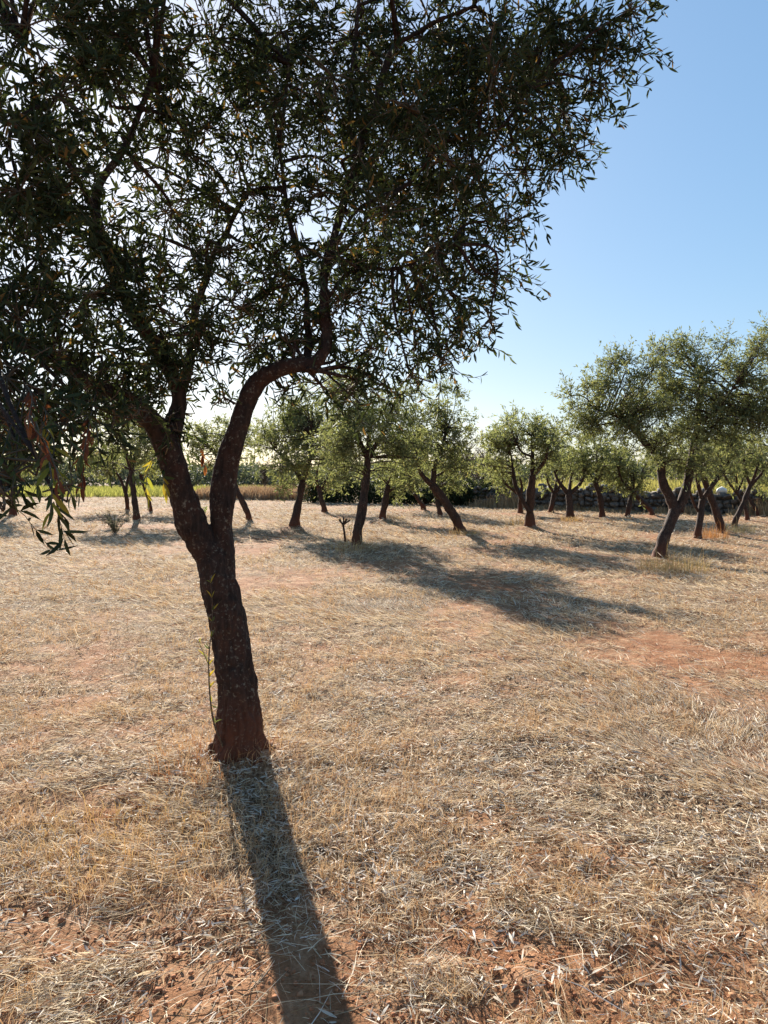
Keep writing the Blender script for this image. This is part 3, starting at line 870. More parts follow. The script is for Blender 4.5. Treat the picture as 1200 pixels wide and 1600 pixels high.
# skeleton: (px, py, width px, depth offset)
TRUNK = [(379, 1215, 112, 0), (377, 1178, 96, 0), (372, 1110, 81, 0), (362, 1010, 73, 0), (347, 930, 70, 0), (334, 880, 62, 0.0), (322, 850, 44, 0)]
LEFT = [(350, 950, 36, 0), (333, 895, 54, 0), (303, 832, 57, -.02), (281, 765, 50, -.05), (262, 705, 52, -.08), (238, 660, 42, -.15), (190, 622, 36, -.3), (120, 585, 32, -.55), (50, 545, 28, -.8), (-40, 490, 22, -1.0)]
LEFT_UP = [(262, 705, 40, -.08), (272, 660, 36, -.02), (282, 615, 32, 0.0), (250, 550, 28, -.05), (205, 480, 25, -.2), (165, 400, 20, -.3), (150, 300, 16, -.35), (205, 215, 14, -.3), (240, 120, 11, -.3)]
MIDL = [(282, 615, 26, 0.0), (300, 560, 18, .2), (310, 480, 15, .35), (340, 390, 12, .5), (390, 300, 9, .6)]
RIGHT = [(356, 960, 34, .02), (353, 905, 46, .02), (347, 830, 44, .04), (349, 755, 46, .06), (362, 695, 42, .05), (386, 625, 39, .02), (402, 596, 37, .0), (425, 580, 34, -.03), (455, 571, 30, -.06), (480, 571, 29, -.07), (496, 579, 22, -.08)]
RUP = [(484, 575, 26, -.07), (501, 556, 24, -.08), (510, 525, 22, -.06), (507, 440, 18, 0), (520, 370, 17, .05), (545, 290, 16, .08), (562, 220, 15, .1), (585, 170, 15, .1), (615, 80, 12, .1), (660, 45, 10, .1), (740, 10, 8, .05)]
RUP2 = [(478, 572, 16, -.07), (484, 520, 15, .1), (478, 450, 13, .2), (455, 350, 11, .3), (440, 230, 10, .35), (450, 100, 8, .4)]
RSIDE = [(515, 400, 12, .03), (560, 330, 11, -.02), (640, 285, 10, -.02), (685, 225, 9, .05), (770, 205, 6, .1), (830, 140, 4, .15)]
RLOW = [(508, 470, 10, 0), (560, 420, 9, .05), (630, 415, 7, .1), (710, 375, 5, .1)]
RTOP = [(555, 250, 11, .08), (545, 170, 10, .2), (556, 60, 9, .3), (560, -60, 8, .3)]
LTOP = [(160, 360, 13, -.33), (110, 260, 12, -.5), (60, 170, 10, -.7), (30, 60, 8, -.8)]
SKEL = []
mbs = MB()
for L_ in (TRUNK, LEFT, LEFT_UP, MIDL, RIGHT, RUP, RUP2, RSIDE, RLOW, RTOP, LTOP):
    pts = [P(x, y, TD + o_) for x, y, w, o_ in L_]
    rad = [0.415 * w / F_PX * (TD + o_) for x, y, w, o_ in L_]
    pa, ra = smooth_path(pts, rad, 0.03)
    if L_ is not TRUNK:
        kn = np.minimum(1, np.arange(len(pa)) / 6.0)[:, None]
        pa = pa + kn * 0.030 * np.stack([vnoise(pa * 5.0 + 11 * a_, 21) - .5 for a_ in range(3)], 1)
        ra = ra * (0.84 + .32 * vnoise(pa * 6.0, 33))
    mbs.add(*tube(pa, np.maximum(ra, .010), 20))
    if L_ is not TRUNK:
        SKEL.append(pa[len(pa) // 3:])
# root flare
for a in np.linspace(0, 2 * np.pi, 6)[:-1] + .4:
    c0 = base + np.array([0, 0, .12]); tip = base + np.array([math.cos(a) * .21, math.sin(a) * .21, -.07])
    pa, ra = smooth_path([c0, (c0 + tip) / 2 + np.array([0, 0, -.01]), tip], [.09, .05, .03], .03)
    mbs.add(*tube(pa, ra, 10))
SKEL = np.vstack(SKEL)
tmp = link('tmp', mbs.mesh('tmp', True, base))
md = tmp.modifiers.new('r', 'REMESH'); md.mode = 'VOXEL'; md.voxel_size = 0.0075; md.use_smooth_shade = True
ms = tmp.modifiers.new('s', 'SMOOTH'); ms.factor = 0.5; ms.iterations = 8
bpy.context.view_layer.update()
dg = bpy.context.evaluated_depsgraph_get()
tm = bpy.data.meshes.new_from_object(tmp.evaluated_get(dg))
bpy.data.objects.remove(tmp)
tm.name = 'trunk'
nv = len(tm.vertices)
co = np.empty(nv * 3); tm.vertices.foreach_get('co', co); co = co.reshape(-1, 3)
no = np.empty(nv * 3); tm.vertices.foreach_get('normal', no); no = no.reshape(-1, 3)
st = co * np.array([1, 1, .30])
amp = np.clip(1.15 - co[:, 2] / 2.2, .25, 1)
ridge = np.clip(1 - np.abs(2 * vnoise(co * np.array([34, 34, 4.0]) + 1.6 * vnoise(co * 7, 9)[:, None], 3) - 1), 0, 1) ** 1.5
co = co + no * (amp * ((vnoise(co * 7, 1) - .5) * .024 + (vnoise(st * 22, 2) - .5) * .010 + (.40 - ridge) * .018 + (vnoise(co * 60, 4) - .5) * .009))[:, None]
tm.vertices.foreach_set('co', co.astype(np.float32).ravel())
tm.update()
tm.materials.clear()
link('trunk', tm, M_bark, BIG)
print('trunk verts', nv)

# crown clumps: (px, py, depth, radius m, density)
CL = [
 # right-hand crown
 (985, 15, 4.1, .24, 1), (930, 70, 4.2, .24, 1), (860, 40, 4.2, .42, 1), (770, 50, 4.0, .45, 1), (660, 60, 4.4, .45, 1), (545, 60, 4.4, .45, 1), (440, 50, 4.4, .42, .8),
 (935, 130, 4.1, .17, .9), (880, 175, 4.1, .26, .9), (800, 160, 4.3, .38, 1), (700, 170, 4.0, .42, 1), (600, 180, 4.5, .40, .9), (500, 180, 4.5, .36, .9),
 (885, 240, 4.1, .20, .8), (820, 265, 4.2, .24, .9), (745, 270, 4.0, .34, 1), (650, 290, 4.3, .36, 1), (560, 300, 4.6, .30, .8),
 (790, 345, 4.1, .17, .9), (725, 370, 4.2, .32, 1.1), (640, 390, 4.0, .32, 1), (560, 400, 4.5, .28, .8),
 (775, 425, 4.1, .18, 1), (705, 455, 4.1, .26, 1.1), (620, 470, 4.2, .28, 1), (540, 475, 4.0, .24, .8), (720, 510, 4.05, .17, .7), (650, 540, 4.1, .20, .5),
 (580, 545, 4.0, .22, .8), (510, 530, 3.95, .20, .8), (600, 600, 4.1, .16, .35), (540, 610, 3.9, .15, .4), (690, 560, 4.0, .14, .4), (460, 545, 4.1, .18, .6), (765, 500, 4.05, .10, .5),
 # centre, open
 (335, 60, 4.2, .40, .8), (370, 170, 4.3, .34, .9), (430, 270, 4.5, .30, .35), (330, 300, 4.4, .30, .30), (400, 380, 4.4, .30, .35), (300, 400, 4.2, .26, .35), (450, 430, 4.5, .26, .6),
 (360, 470, 4.3, .26, .35), (390, 540, 4.2, .20, .4), (330, 560, 4.0, .22, .5), (250, 230, 4.2, .26, .30), (440, 480, 4.2, .20, .6),
 # left, closer to the camera
 (245, 40, 3.7, .36, .9), (150, 50, 3.3, .36, .9), (45, 40, 3.0, .40, 1), (275, 130, 3.9, .26, .8), (90, 150, 3.1, .32, .75), (10, 190, 2.8, .36, 1), (180, 140, 3.5, .24, .55),
 (30, 300, 2.9, .34, 1.1), (105, 290, 3.2, .26, .8), (60, 400, 3.0, .36, 1.2), (150, 370, 3.4, .26, .8), (140, 460, 3.3, .32, 1.2), (30, 500, 2.8, .34, 1.2), (225, 450, 3.7, .24, .8),
 (90, 560, 3.1, .28, 1.2), (190, 545, 3.5, .26, 1.2), (10, 590, 2.6, .26, 1.1), (250, 590, 3.8, .20, 1), (150, 610, 3.2, .16, .8), (75, 630, 2.7, .16, .8), (290, 510, 3.9, .22, .7), (285, 645, 3.85, .10, .6),
 (215, 265, 3.8, .18, .4), (10, 660, 2.4, .15, .8),
 # camera side, in front of the limbs
 (560, 240, 3.7, .26, .5), (640, 170, 3.6, .28, .5), (700, 250, 3.6, .26, .5), (770, 120, 3.6, .28, .5), (600, 330, 3.6, .24, .5), (530, 400, 3.7, .2, .5), (680, 390, 3.6, .22, .5), (500, 300, 3.8, .22, .45), (520, 120, 3.7, .28, .5), (430, 150, 3.8, .26, .45), (250, 480, 3.5, .2, .6), (200, 400, 3.4, .2, .5),
 (100, 660, 2.7, .14, .9), (180, 650, 3.1, .13, .7), (15, 745, 2.1, .09, .7), (215, 640, 3.4, .11, .7),
 (560, 595, 4.0, .16, .5), (500, 600, 3.9, .14, .5), (640, 585, 4.05, .15, .45), (445, 610, 4.0, .12, .3), (350, 620, 4.0, .10, .4), (700, 545, 4.1, .12, .4),
 (300, 240, 4.0, .26, .3), (380, 300, 4.1, .24, .3), (270, 330, 3.9, .22, .3), (350, 390, 4.0, .22, .3), (430, 340, 4.2, .24, .4), (300, 480, 3.9, .2, .4), (420, 460, 4.0, .2, .4), (230, 170, 3.8, .22, .3), (320, 200, 4.3, .22, .3), (250, 400, 3.9, .2, .3), (380, 480, 3.9, .18, .4), (490, 500, 3.85, .18, .6), (530, 470, 3.75, .16, .6), (480, 400, 3.9, .18, .5),
 (235, 620, 3.7, .14, .8), (290, 590, 3.75, .15, .7), (200, 600, 3.5, .15, .8), (310, 520, 3.8, .16, .5), (400, 545, 3.9, .14, .4), (450, 535, 3.8, .15, .5), (265, 660, 3.75, .09, .6),
 (60, 720, 2.05, .07, .9), (25, 690, 2.2, .09, .8), (85, 772, 1.98, .05, .9), (5, 770, 1.95, .06, .8),
 # far side of the crown, deeper in
 (830, 120, 5.1, .34, .6), (700, 110, 5.4, .40, .6), (560, 130, 5.6, .42, .5), (640, 240, 5.3, .36, .5), (720, 330, 5.2, .30, .6), (600, 360, 5.2, .30, .5), (420, 100, 5.3, .40, .5),
 (120, 220, 4.6, .34, .5), (60, 340, 4.4, .34, .6), (150, 80, 4.8, .36, .5), (260, 330, 5.0, .26, .2),
]
CLW = [(P(a, b, c), r_, dn) for a, b, c, r_, dn in CL]
# the upper crown, above the picture
rr2 = np.random.default_rng(5)
cc = np.array([-0.9, 4.3, 4.1])
while len(CLW) < len(CL) + 26:
    q = unit(rr2.normal(size=3)) * rr2.uniform(.3, 1) ** .5
    p = cc + q * np.array([2.3, 1.7, 1.1])
    if p[2] - .4 > CAM_H + .655 * p[1] and p[2] > 3.3:
        CLW.append((p, rr2.uniform(.3, .42), .55))

mb_br = MB(); mb_tw = MB(); LB = []; LD = []; LLn = []
def droopy(n):
    return np.tile(np.array([0, 0, -.22]), (n, 1))
for ci, (c0, rb, dens) in enumerate(CLW):
    r = np.random.default_rng(500 + ci)
    dist = np.linalg.norm(SKEL - c0, axis=1)
    nrst = SKEL[np.argmin(dist)]
    mid = (nrst + c0) / 2 + r.normal(0, .05, 3) + np.array([0, 0, .08 * min(1, dist.min())])
    pb, rbd = smooth_path([nrst, mid, c0], [.011, .008, .004], .06)
    mb_br.add(*tube(pb, rbd, 6))
    nn_ = int(8 + 10 * rb / .4)
    nd_ = unit(r.normal(size=(nn_, 3)))
    node = c0 + nd_ * rb * r.uniform(.45, .85, (nn_, 1))
    for q in node:
        m_ = (c0 + q) / 2 + r.normal(0, .03, 3)
        pb2, rb2 = smooth_path([c0, m_, q], [.0045, .0035, .0022], .08)
        mb_tw.add(*tube(pb2, rb2, 4, cap=False))
    nsp = int(17000 * rb * rb * (min(dens, .85) * .34 + .14) / 14)
    ki = r.integers(0, nn_, nsp); tt = r.uniform(.25, 1, (nsp, 1))
    s0 = c0 * (1 - tt) + node[ki] * tt
    sv = unit(nd_[ki] * .8 + r.normal(size=(nsp, 3)) * .6 + droopy(nsp))
    sl = r.uniform(.10, .26, (nsp, 1)) * (0.75 + .5 * rb / .4)
    bend = np.array([0, 0, -.18]) * sl
    s1 = s0 + sv * sl * .5
    s2 = s0 + sv * sl + bend
    for a_, b_, c_ in zip(s0, s1, s2):
        V, Q, _ = tube([a_, b_, c_], [.0017, .0013, .0008], 3, cap=False)
        mb_tw.add(V, Q)
    for j in range(14):
        t = (j // 2 + 1) / 7.0 + r.uniform(-.05, .05, (nsp, 1))
        t = np.clip(t, 0, 1)
        pos = np.where(t < .5, s0 * (1 - 2 * t) + s1 * 2 * t, s1 * (2 - 2 * t) + s2 * (2 * t - 1))
        LB.append(pos); LD.append(unit(sv * .75 + r.normal(size=(nsp, 3)) * .62)); LLn.append(r.uniform(.040, .074, nsp))
LB = np.vstack(LB); LD = np.vstack(LD); LLn = np.concatenate(LLn); n = len(LB)
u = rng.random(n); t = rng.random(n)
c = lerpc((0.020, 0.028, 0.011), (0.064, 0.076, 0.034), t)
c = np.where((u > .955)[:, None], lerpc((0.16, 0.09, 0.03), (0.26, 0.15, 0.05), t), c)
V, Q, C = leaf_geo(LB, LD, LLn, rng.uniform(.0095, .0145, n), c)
link('branches', mb_br.mesh('branches', True, base), M_bark, BIG)['kind'] = 'stuff'
link('twigs', mb_tw.mesh('twigs', False, base), M_twig, BIG)['kind'] = 'stuff'
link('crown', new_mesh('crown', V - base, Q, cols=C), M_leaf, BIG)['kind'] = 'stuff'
print('big tree leaves', n)

# single leaves one can pick out: hanging sprays, dead bunches, shoots
def leaf_variant(L, W, fold, curl):
    rows = []; k_ = [(0, .10), (.18, .72), (.42, 1), (.68, .86), (.88, .42), (1, .04)]
    for t, w in k_:
        z = curl * math.sin(t * math.pi) * L
        rows += [(t * L, -w * W / 2, z + fold * w * W), (t * L, 0, z), (t * L, w * W / 2, z + fold * w * W)]
    F = []
    for i in range(len(k_) - 1):
        a = i * 3
        F += [(a, a + 3, a + 4, a + 1), (a + 1, a + 4, a + 5, a + 2)]
    return np.array(rows), np.array(F)

LEAFM = {}
for key, mat_ in (('green', M_lf_green), ('yellow', M_lf_yellow), ('dead', M_lf_dead)):
    LEAFM[key] = []
    for v in range(4):
        V, F = leaf_variant(1.0, (.20, .24, .18, .22)[v], (.18, .3, .1, .4)[v], (.05, -.08, .12, .0)[v] * (2 if key == 'dead' else 1))
        me = new_mesh('leaf_' + key, V, F, True); me.materials.append(mat_)
        LEAFM[key].append(me)

n_leaf = 0
def place_leaf(parent, pos, d, L, key, r):
    global n_leaf
    o = bpy.data.objects.new('leaf', LEAFM[key][int(r.integers(0, 4))])
    COL.objects.link(o)
    o.parent = parent
    o.location = pos - base
    q = Vector(d).to_track_quat('X', 'Z')
    from mathutils import Quaternion
    q = q @ Quaternion((1, 0, 0), r.uniform(0, 2 * math.pi))
    o.rotation_mode = 'QUATERNION'; o.rotation_quaternion = q
    o.scale = (L, L, L)
    n_leaf += 1

def spray(pts, key, n, Ln, seed, name='spray', rad=.0028, key2=None, hang=.35, start=.2, fan=.65, label=None):
    """a twig of the big tree with its own leaves; pts = (px, py, depth)"""
    r = np.random.default_rng(seed)
    w = [np.array(q) if len(q) == 3 and isinstance(q, np.ndarray) else P(*q) for q in pts]
    pa, ra = smooth_path(w, np.linspace(rad, .001, len(w)), .02)
    mb = MB(); mb.add(*tube(pa, ra, 5))
    o = link(name, mb.mesh(name, True, base), M_twig if key != 'yellow' else M_shoot, BIG)
    if label: o['label'] = label
    for i in range(n):
        t = start + (1 - start) * (i // 2 + .8) / (n / 2 + .3)
        k_ = min(len(pa) - 2, int(t * (len(pa) - 1)))
        tg = unit(pa[k_ + 1] - pa[max(0, k_ - 1)])
        d = unit(tg * .8 + r.normal(size=3) * fan + np.array([0, 0, -hang]))
        kk_ = key2 if (key2 and r.random() < .4) else key
        place_leaf(o, pa[k_], d, Ln * r.uniform(.75, 1.15), kk_, r)

def off_skel(px, py, d):
    """start of a spray: the nearest wood of the crown"""
    q = P(px, py, d)
    W_ = np.vstack([SKEL] + [c_[0][None] for c_ in CLW[:len(CL)]])
    return W_[np.argmin(np.linalg.norm(W_ - q, axis=1))]

# low hanging sprays on the camera side
HB = P(40, 600, 2.6)
spray([HB, (55, 660, 2.3), (78, 730, 2.0), (80, 790, 1.9), (76, 812, 1.88)], 'green', 22, .062, 1, key2='yellow', hang=.55, start=.45, rad=.004)
spray([HB, (60, 670, 2.25), (95, 745, 2.0), (120, 785, 1.95)], 'yellow', 16, .055, 2, key2='green', hang=.3, start=.5)
spray([HB, (30, 680, 2.2), (22, 740, 2.0), (18, 790, 1.95)], 'green', 14, .06, 3, hang=.5, start=.4)
spray([HB, (10, 690, 2.1), (-5, 760, 1.9), (3, 800, 1.85)], 'green', 10, .06, 4, hang=.5, start=.4)
spray([HB, (60, 650, 2.3), (85, 700, 2.1), (50, 775, 2.0)], 'green', 14, .06, 5, key2='yellow', hang=.45, start=.4)
spray([HB, (70, 640, 2.4), (110, 690, 2.2), (135, 720, 2.15)], 'green', 14, .055, 6, hang=.35, start=.3)
spray([HB, (50, 660, 2.1), (70, 690, 1.95), (90, 740, 1.85), (92, 765, 1.82)], 'dead', 18, .05, 7, hang=.8, start=.45, fan=.4, label='withered orange-brown leaf bunch')
spray([HB, (50, 620, 2.2), (46, 650, 2.0), (44, 670, 1.95)], 'dead', 16, .05, 8, hang=.8, start=.3, fan=.4, label='withered red-brown leaf bunch')
spray([HB, (70, 640, 2.3), (66, 670, 2.2), (64, 690, 2.15)], 'dead', 10, .045, 9, hang=.8, start=.3, fan=.35)
HB2 = P(150, 610, 3.2)
spray([HB2, (140, 660, 2.6), (130, 715, 2.3), (129, 765, 2.2)], 'dead', 26, .058, 10, hang=.8, start=.45, fan=.45, label='large withered dark red leaf bunch')
spray([HB2, (150, 660, 2.8), (155, 710, 2.65), (150, 740, 2.6)], 'green', 6, .055, 11, hang=.5)
spray([HB2, (120, 660, 2.8), (110, 720, 2.6), (118, 790, 2.5)], 'green', 6, .055, 12, hang=.5)
spray([P(285, 645, 3.85), (305, 680, 3.8), (318, 715, 3.78), (319, 735, 3.78)], 'dead', 9, .055, 13, hang=.9, start=.6, fan=.3, label='small withered leaf bunch hanging between the limbs')
spray([P(262, 700, TD - .22), (256, 720, 3.75), (255, 750, 3.7), (262, 775, 3.68)], 'yellow', 12, .075, 14, key2='green', hang=.35, start=.3, label='yellow-green shoot leaves on the limb')
spray([P(268, 690, TD - .22), (240, 715, 3.75), (228, 755, 3.7), (232, 785, 3.68)], 'yellow', 10, .075, 15, hang=.5, start=.4)
spray([P(275, 660, TD - .2), (283, 690, 3.8), (295, 715, 3.78)], 'green', 10, .07, 16, hang=.2, start=.3)
spray([P(270, 670, TD - .2), (300, 680, 3.8), (325, 690, 3.82)], 'green', 8, .065, 17, hang=.1, start=.3)
spray([P(720, 510, 4.05), (745, 540, 4.05), (775, 545, 4.05), (800, 560, 4.05)], 'green', 12, .055, 18, hang=.4, start=.4)
spray([P(690, 560, 4.0), (715, 580, 4.0), (735, 590, 4.0), (762, 585, 4.0)], 'green', 8, .05, 19, hang=.3, start=.4)
spray([P(985, 15, 4.1), (1010, 15, 4.1), (1045, 8, 4.1)], 'green', 8, .055, 20, hang=.2)
spray([P(935, 130, 4.1), (960, 115, 4.1), (992, 110, 4.1)], 'green', 8, .055, 21, hang=.25)
spray([P(885, 240, 4.1), (915, 235, 4.1), (948, 238, 4.1)], 'green', 8, .055, 22, hang=.2)
spray([P(775, 425, 4.1), (805, 425, 4.1), (845, 440, 4.1)], 'green', 10, .055, 23, hang=.2)
# sucker shoot climbing beside the trunk
spray([P(350, 1172, TD - .1), (332, 1120, TD - .2), (326, 1040, TD - .22), (332, 960, TD - .18), (328, 900, TD - .2)], 'green', 24, .05, 24, name='sucker_shoot', rad=.006, key2='yellow', hang=-.3, start=.15, fan=.6, label='thin leafy sucker shoot rising along the trunk')
spray([P(326, 1040, TD - .22), (318, 1020, TD - .24), (308, 1000, TD - .25)], 'yellow', 10, .035, 25, name='sucker_shoot', rad=.003, hang=-.3, start=.2)
print('single leaves', n_leaf)

# ------------------------------------------------------------------ wall, hedge, meadow and far vegetation
WA = np.array([3.9, 32.4]); WB = np.array([16.6, 23.2])
STONES = []
for v in range(8):
    r = np.random.default_rng(900 + v)
    V = bm_v * r.uniform(.82, 1.15, (12, 1))
    V[:, 2] *= .8
    V = np.sign(V) * np.abs(V) ** .75
    me = new_mesh('stone', V, bm_f); me.materials.append(M_stone); STONES.append(me)
wall = empty('dry_stone_wall', (WA[0], WA[1], 0), 'low dry stone wall of dark rubble closing off the grove', 'wall')
wdir = unit(WB - WA); wn_ = np.array([-wdir[1], wdir[0]]); wl = np.linalg.norm(WB - WA)
rw = np.random.default_rng(77)
mbc = MB()      # rubble core
nseg = 60
for i in range(nseg):
    s0_ = i / nseg * wl
    p = WA + wdir * s0_
    hgt = .62 + .2 * rw.random()
    a = p + wn_ * .06; b = p + wn_ * .42; q = wdir * wl / nseg * 1.02
    V = []
    for z in (-.15, hgt):
        for c_ in (a, a + q, b + q, b):
            V.append((c_[0], c_[1], z + (rw.random() * .08 if z > 0 else 0)))
    mbc.add(np.array(V), np.array([[0, 1, 5, 4], [1, 2, 6, 5], [2, 3, 7, 6], [3, 0, 4, 7], [4, 5, 6, 7]]))
link('rubble_core', mbc.mesh('rubble_core', False, (WA[0], WA[1], 0)), M_stone, wall)
cnt = 0; z = 0.0; row = 0
while z < .86 and cnt < 300:
    hrow = .17 + .03 * rw.random()
    s_ = rw.uniform(-.1, .1)
    while s_ < wl and cnt < 300:
        wst = rw.choice([.14, .2, .28, .4]) * rw.uniform(.8, 1.2)
        p = WA + wdir * (s_ + wst / 2) + wn_ * rw.uniform(-.02, .05)
        if not (row >= 4 and rw.random() < .35):
            o = bpy.data.objects.new('stone', STONES[int(rw.integers(0, 8))]); COL.objects.link(o); o.parent = wall
            o.location = (p[0] - WA[0], p[1] - WA[1], z + hrow * .5 + rw.uniform(-.05, .05))
            o.scale = (wst * rw.uniform(.48, .62), rw.uniform(.13, .2), hrow * rw.uniform(.45, .9))
            o.rotation_euler = (rw.normal(0, .2), rw.normal(0, .28), math.atan2(wdir[1], wdir[0]) + rw.normal(0, .15))
            cnt += 1
        s_ += wst
    z += hrow; row += 1
# heap of loose stones on the wall
for hx, hy_, hn in ((918, 764, 16), (950, 770, 7), (805, 762, 8)):
    for i in range(hn):
        px = hx + rw.normal(0, 14); dd = 29.5 - (px - 745) / 455 * 6.0
        q = G(px, 800); tpos = np.clip(np.dot(np.array([ray(px, 780)[0] * 28, 28]) - WA, wdir), .3, wl - .3)
        p = WA + wdir * tpos + wn_ * rw.uniform(0, .3)
        o = bpy.data.objects.new('stone', STONES[int(rw.integers(0, 8))]); COL.objects.link(o); o.parent = wall
        s0_ = rw.uniform(.09, .16)
        o.location = (p[0] - WA[0], p[1] - WA[1], .82 + rw.uniform(0, .22)); o.scale = (s0_ * 1.3, s0_, s0_ * .8)
        o.rotation_euler = (rw.normal(0, .3), rw.normal(0, .3), rw.uniform(0, 6))
# white boulder on the wall
tpos = np.dot(np.array([ray(1119, 776)[0] * 26.0, 26.0]) - WA, wdir); p = WA + wdir * tpos + wn_ * .25
V = bm_v * np.random.default_rng(4).uniform(.85, 1.15, (12, 1)); V = V * np.array([.21, .16, .13])
o = link('white_stone', new_mesh('white_stone', V, bm_f), M_white, None, (p[0], p[1], .88))
tag(o, 'bright white limestone block on the wall behind the leaning trunk', 'stone')

# dark hedge bushes
def bush(name, x, y, rx, ry, h, label, col0, col1, seed, n, leaf, group, mat=M_leaf_far, stem_col=M_bark_far, hollow=.5, cat='bush'):
    r = np.random.default_rng(seed)
    org = np.array([x, y, h1(x, y)])
    e = empty(name, org, label, cat, group)
    mb = MB()
    cl = []
    for i in range(16):
        q = unit(r.normal(size=3)) * r.uniform(hollow, 1); q[2] = abs(q[2])
        c0 = np.array([q[0] * rx * .8, q[1] * ry * .8, .12 * h + q[2] * h * .78])
        cl.append(c0)
        pa, ra = smooth_path([(q[0] * .1, q[1] * .1, -.08), c0 * np.array([.5, .5, .55]), c0], [.03, .02, .006], .2)
        mb.add(*tube(pa, ra, 5))
    link('stem', mb.mesh('stem'), stem_col, e)
    cl = np.array(cl); k_ = r.integers(0, len(cl), n)
    B = cl[k_] + r.normal(size=(n, 3)) * np.array([rx, ry, h * .55]) * .26
    B[:, 2] = np.abs(B[:, 2])
    D = unit(r.normal(size=(n, 3)) + np.array([0, 0, .4]))
    V, Q, C = leaf_geo(B, D, r.uniform(.7, 1.3, n) * leaf, np.full(n, leaf * .42), lerpc(col0, col1, r.random(n)), 'kite')
    link('foliage', new_mesh('foliage', V, Q, cols=C), mat, e)['kind'] = 'stuff'

rb_ = np.random.default_rng(31)
hx = [490, 520, 548, 575, 605, 635, 665, 692, 716, 738, 762, 785]
for i, px in enumerate(hx):
    d = 36.5 - 0.012 * (px - 490) - (0.8 if i > 6 else 0)
    xx = ray(px, 780)[0] * d
    bush('hedge_bush', xx, d, .75, .55, rb_.uniform(1.15, 1.5), 'dark evergreen bush in the dense hedge behind the olive trees', (0.018, 0.026, 0.012), (0.05, 0.062, 0.028), 300 + i, 2600, .12, 'dark hedge bushes', M_leaf)

# green meadow beyond the field edge and tall dry grass
def field(name, x0, x1, y0, y1, n, h0, h1_, wd, col0, col1, label, mat):
    x = rng.uniform(x0, x1, n); y = rng.uniform(y0, y1, n)
    p0 = np.stack([x, y, H(x, y) - .02], 1)
    hh = rng.uniform(h0, h1_, n) * (.6 + .8 * fbm2(x, y, 1.5, 3, 7))
    ln = rng.normal(0, .25, (n, 2)) * hh[:, None]
    p1 = p0 + np.stack([ln[:, 0] * .3, ln[:, 1] * .3, hh * .6], 1); p2 = p0 + np.stack([ln[:, 0], ln[:, 1], hh], 1)
    V, Q, T3, C = strips(p0, p1, p2, np.full(n, wd), lerpc(col0, col1, rng.random(n)))
    o = link(name, new_mesh(name, V, [Q, T3], cols=C), mat)
    tag(o, label, 'grass', None, 'stuff')
field('green_meadow', -32, -6.2, 44, 58, 20000, .10, .55, .045, (0.12, 0.13, 0.045), (0.30, 0.28, 0.11), 'bright yellow-green tall grass beyond the far edge of the field', M_meadow)
field('tall_dry_grass', -10.5, -3.0, 40, 46, 9000, .3, .8, .04, (0.26, 0.16, 0.09), (0.48, 0.35, 0.23), 'tall brown dry grass in front of the far thicket', M_straw)
field('yellow_green_weeds', 6.5, 22, 32.5, 38, 14000, .6, 1.25, .04, (0.18, 0.16, 0.07), (0.38, 0.33, 0.14), 'yellow-green weeds standing behind the dry stone wall', M_meadow)
# dry grass along the wall foot
n = 9000
s_ = rng.uniform(0, wl, n); of = -np.abs(rng.normal(0, .25, n)) - .1
x = WA[0] + wdir[0] * s_ + wn_[0] * of; y = WA[1] + wdir[1] * s_ + wn_[1] * of
p0 = np.stack([x, y, H(x, y) - .01], 1); hh = rng.uniform(.10, .62, n) * fbm2(x, y, 1.2, 2, 9) ** 2 * 2.6
ln = rng.normal(0, .2, (n, 2)) * hh[:, None]
p1 = p0 + np.stack([ln[:, 0] * .3, ln[:, 1] * .3, hh * .6], 1); p2 = p0 + np.stack([ln[:, 0], ln[:, 1], hh], 1)
V, Q, T3, C = strips(p0, p1, p2, np.full(n, .014), lerpc((0.30, 0.19, 0.10), (0.55, 0.42, 0.26), rng.random(n)))
tag(link('wall_foot_grass', new_mesh('wall_foot_grass', V, [Q, T3], cols=C), M_straw), 'thin dry grass fringe along the foot of the stone wall', 'grass', None, 'stuff')

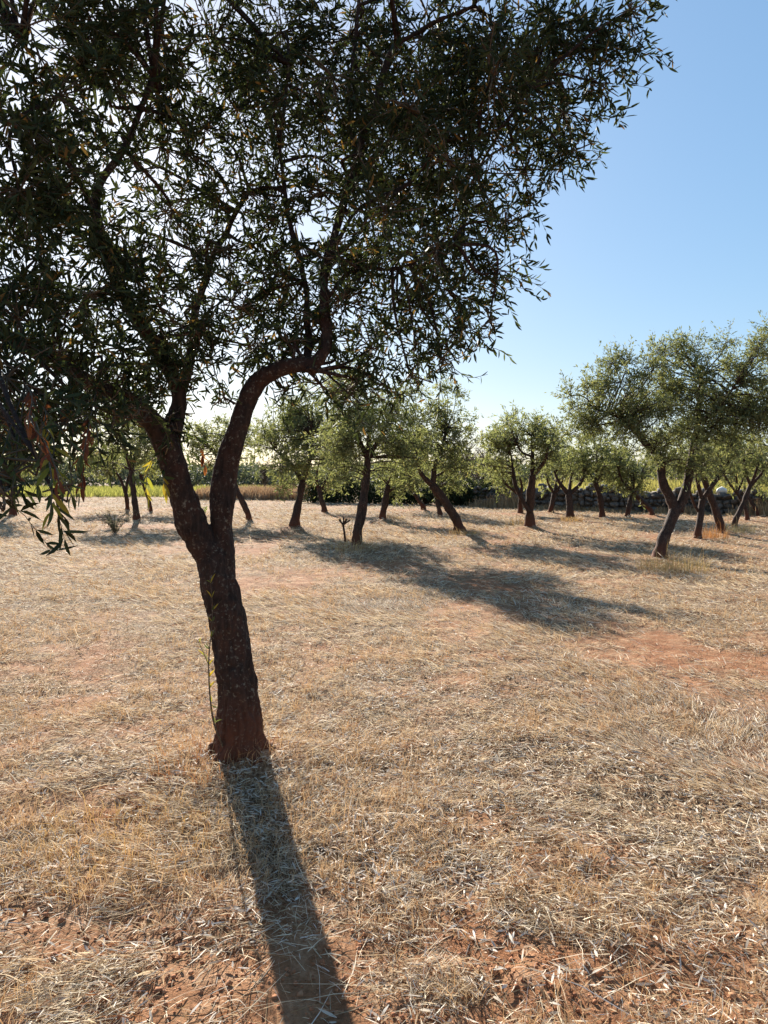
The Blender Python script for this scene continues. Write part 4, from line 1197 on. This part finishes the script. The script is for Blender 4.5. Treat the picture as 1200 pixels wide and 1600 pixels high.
# bare grey-brown trees behind hedge and wall
def bare_tree(px, py_top, d, seed, label, group, spread=.5):
    r = np.random.default_rng(seed)
    x = ray(px, 780)[0] * d; top = P(px, py_top, d)[2]
    org = np.array([x, d, h1(x, d)])
    e = empty('bare_tree', org, label, 'tree', group)
    mb = MB(); mb2 = MB()
    pa, ra = smooth_path([(0, 0, -.1), (r.normal(0, .1), 0, top * .4), (r.normal(0, .2), r.normal(0, .2), top * .75)], [.09, .07, .04], .3)
    mb.add(*tube(pa, ra, 7)); link('trunk', mb.mesh('trunk', True), M_twig, e)
    for i in range(46):
        k_ = r.integers(len(pa) // 4, len(pa)); a = r.uniform(0, 6.28)
        L = top * r.uniform(.2, .5)
        e1 = pa[k_] + np.array([math.cos(a) * spread * L, math.sin(a) * spread * L, L * .7]); e1[2] = min(e1[2], top)
        m_ = (pa[k_] + e1) / 2 + r.normal(0, .08, 3)
        p3, r3 = smooth_path([pa[k_], m_, e1], [.03, .02, .007], .3)
        mb2.add(*tube(p3, r3, 4, cap=False))
        for j in range(9):
            t = r.uniform(.3, 1); s0_ = p3[int(t * (len(p3) - 1))]
            mb2.add(*tube([s0_, s0_ + unit(r.normal(size=3) + np.array([0, 0, .8])) * L * .3], [.012, .005], 3, cap=False))
    link('branches', mb2.mesh('branches'), M_twig, e)['kind'] = 'stuff'
for i, (px, pt, d) in enumerate([(733, 685, 40), (757, 700, 41), (775, 715, 39), (440, 712, 52), (470, 716, 50), (415, 722, 54), (905, 722, 37), (840, 735, 38)]):
    bare_tree(px, pt, d, 40 + i, ('bare grey-brown twiggy tree rising behind the dark hedge', 'bare twiggy tree beyond the tall brown dry grass', 'bare twiggy tree standing behind the dry stone wall')[0 if i < 3 else 1 if i < 6 else 2], ('bare trees behind the hedge', 'bare trees beyond the dry grass', 'bare trees behind the wall')[0 if i < 3 else 1 if i < 6 else 2])

# far thicket, distance haze put into its grey-green leaf colours
n = 72000
x = rng.uniform(-75, 75, n); y = 66 + 14 * rng.random(n)
top = 1.2 + 4.2 * fbm2(x, y * .3, 7.0, 4, 201) ** 1.7
z = top * rng.random(n) ** .8
B = np.stack([x, y, z], 1)
V, Q, C = leaf_geo(B, rand_dirs(n), rng.uniform(.3, .6, n), rng.uniform(.14, .26, n), lerpc((0.06, 0.072, 0.05), (0.14, 0.15, 0.11), rng.random(n)), 'kite')
tag(link('far_thicket', new_mesh('far_thicket', V, Q, cols=C), M_leaf), 'haze-tinted low line of trees and scrub beyond the fields', 'thicket', None, 'stuff')
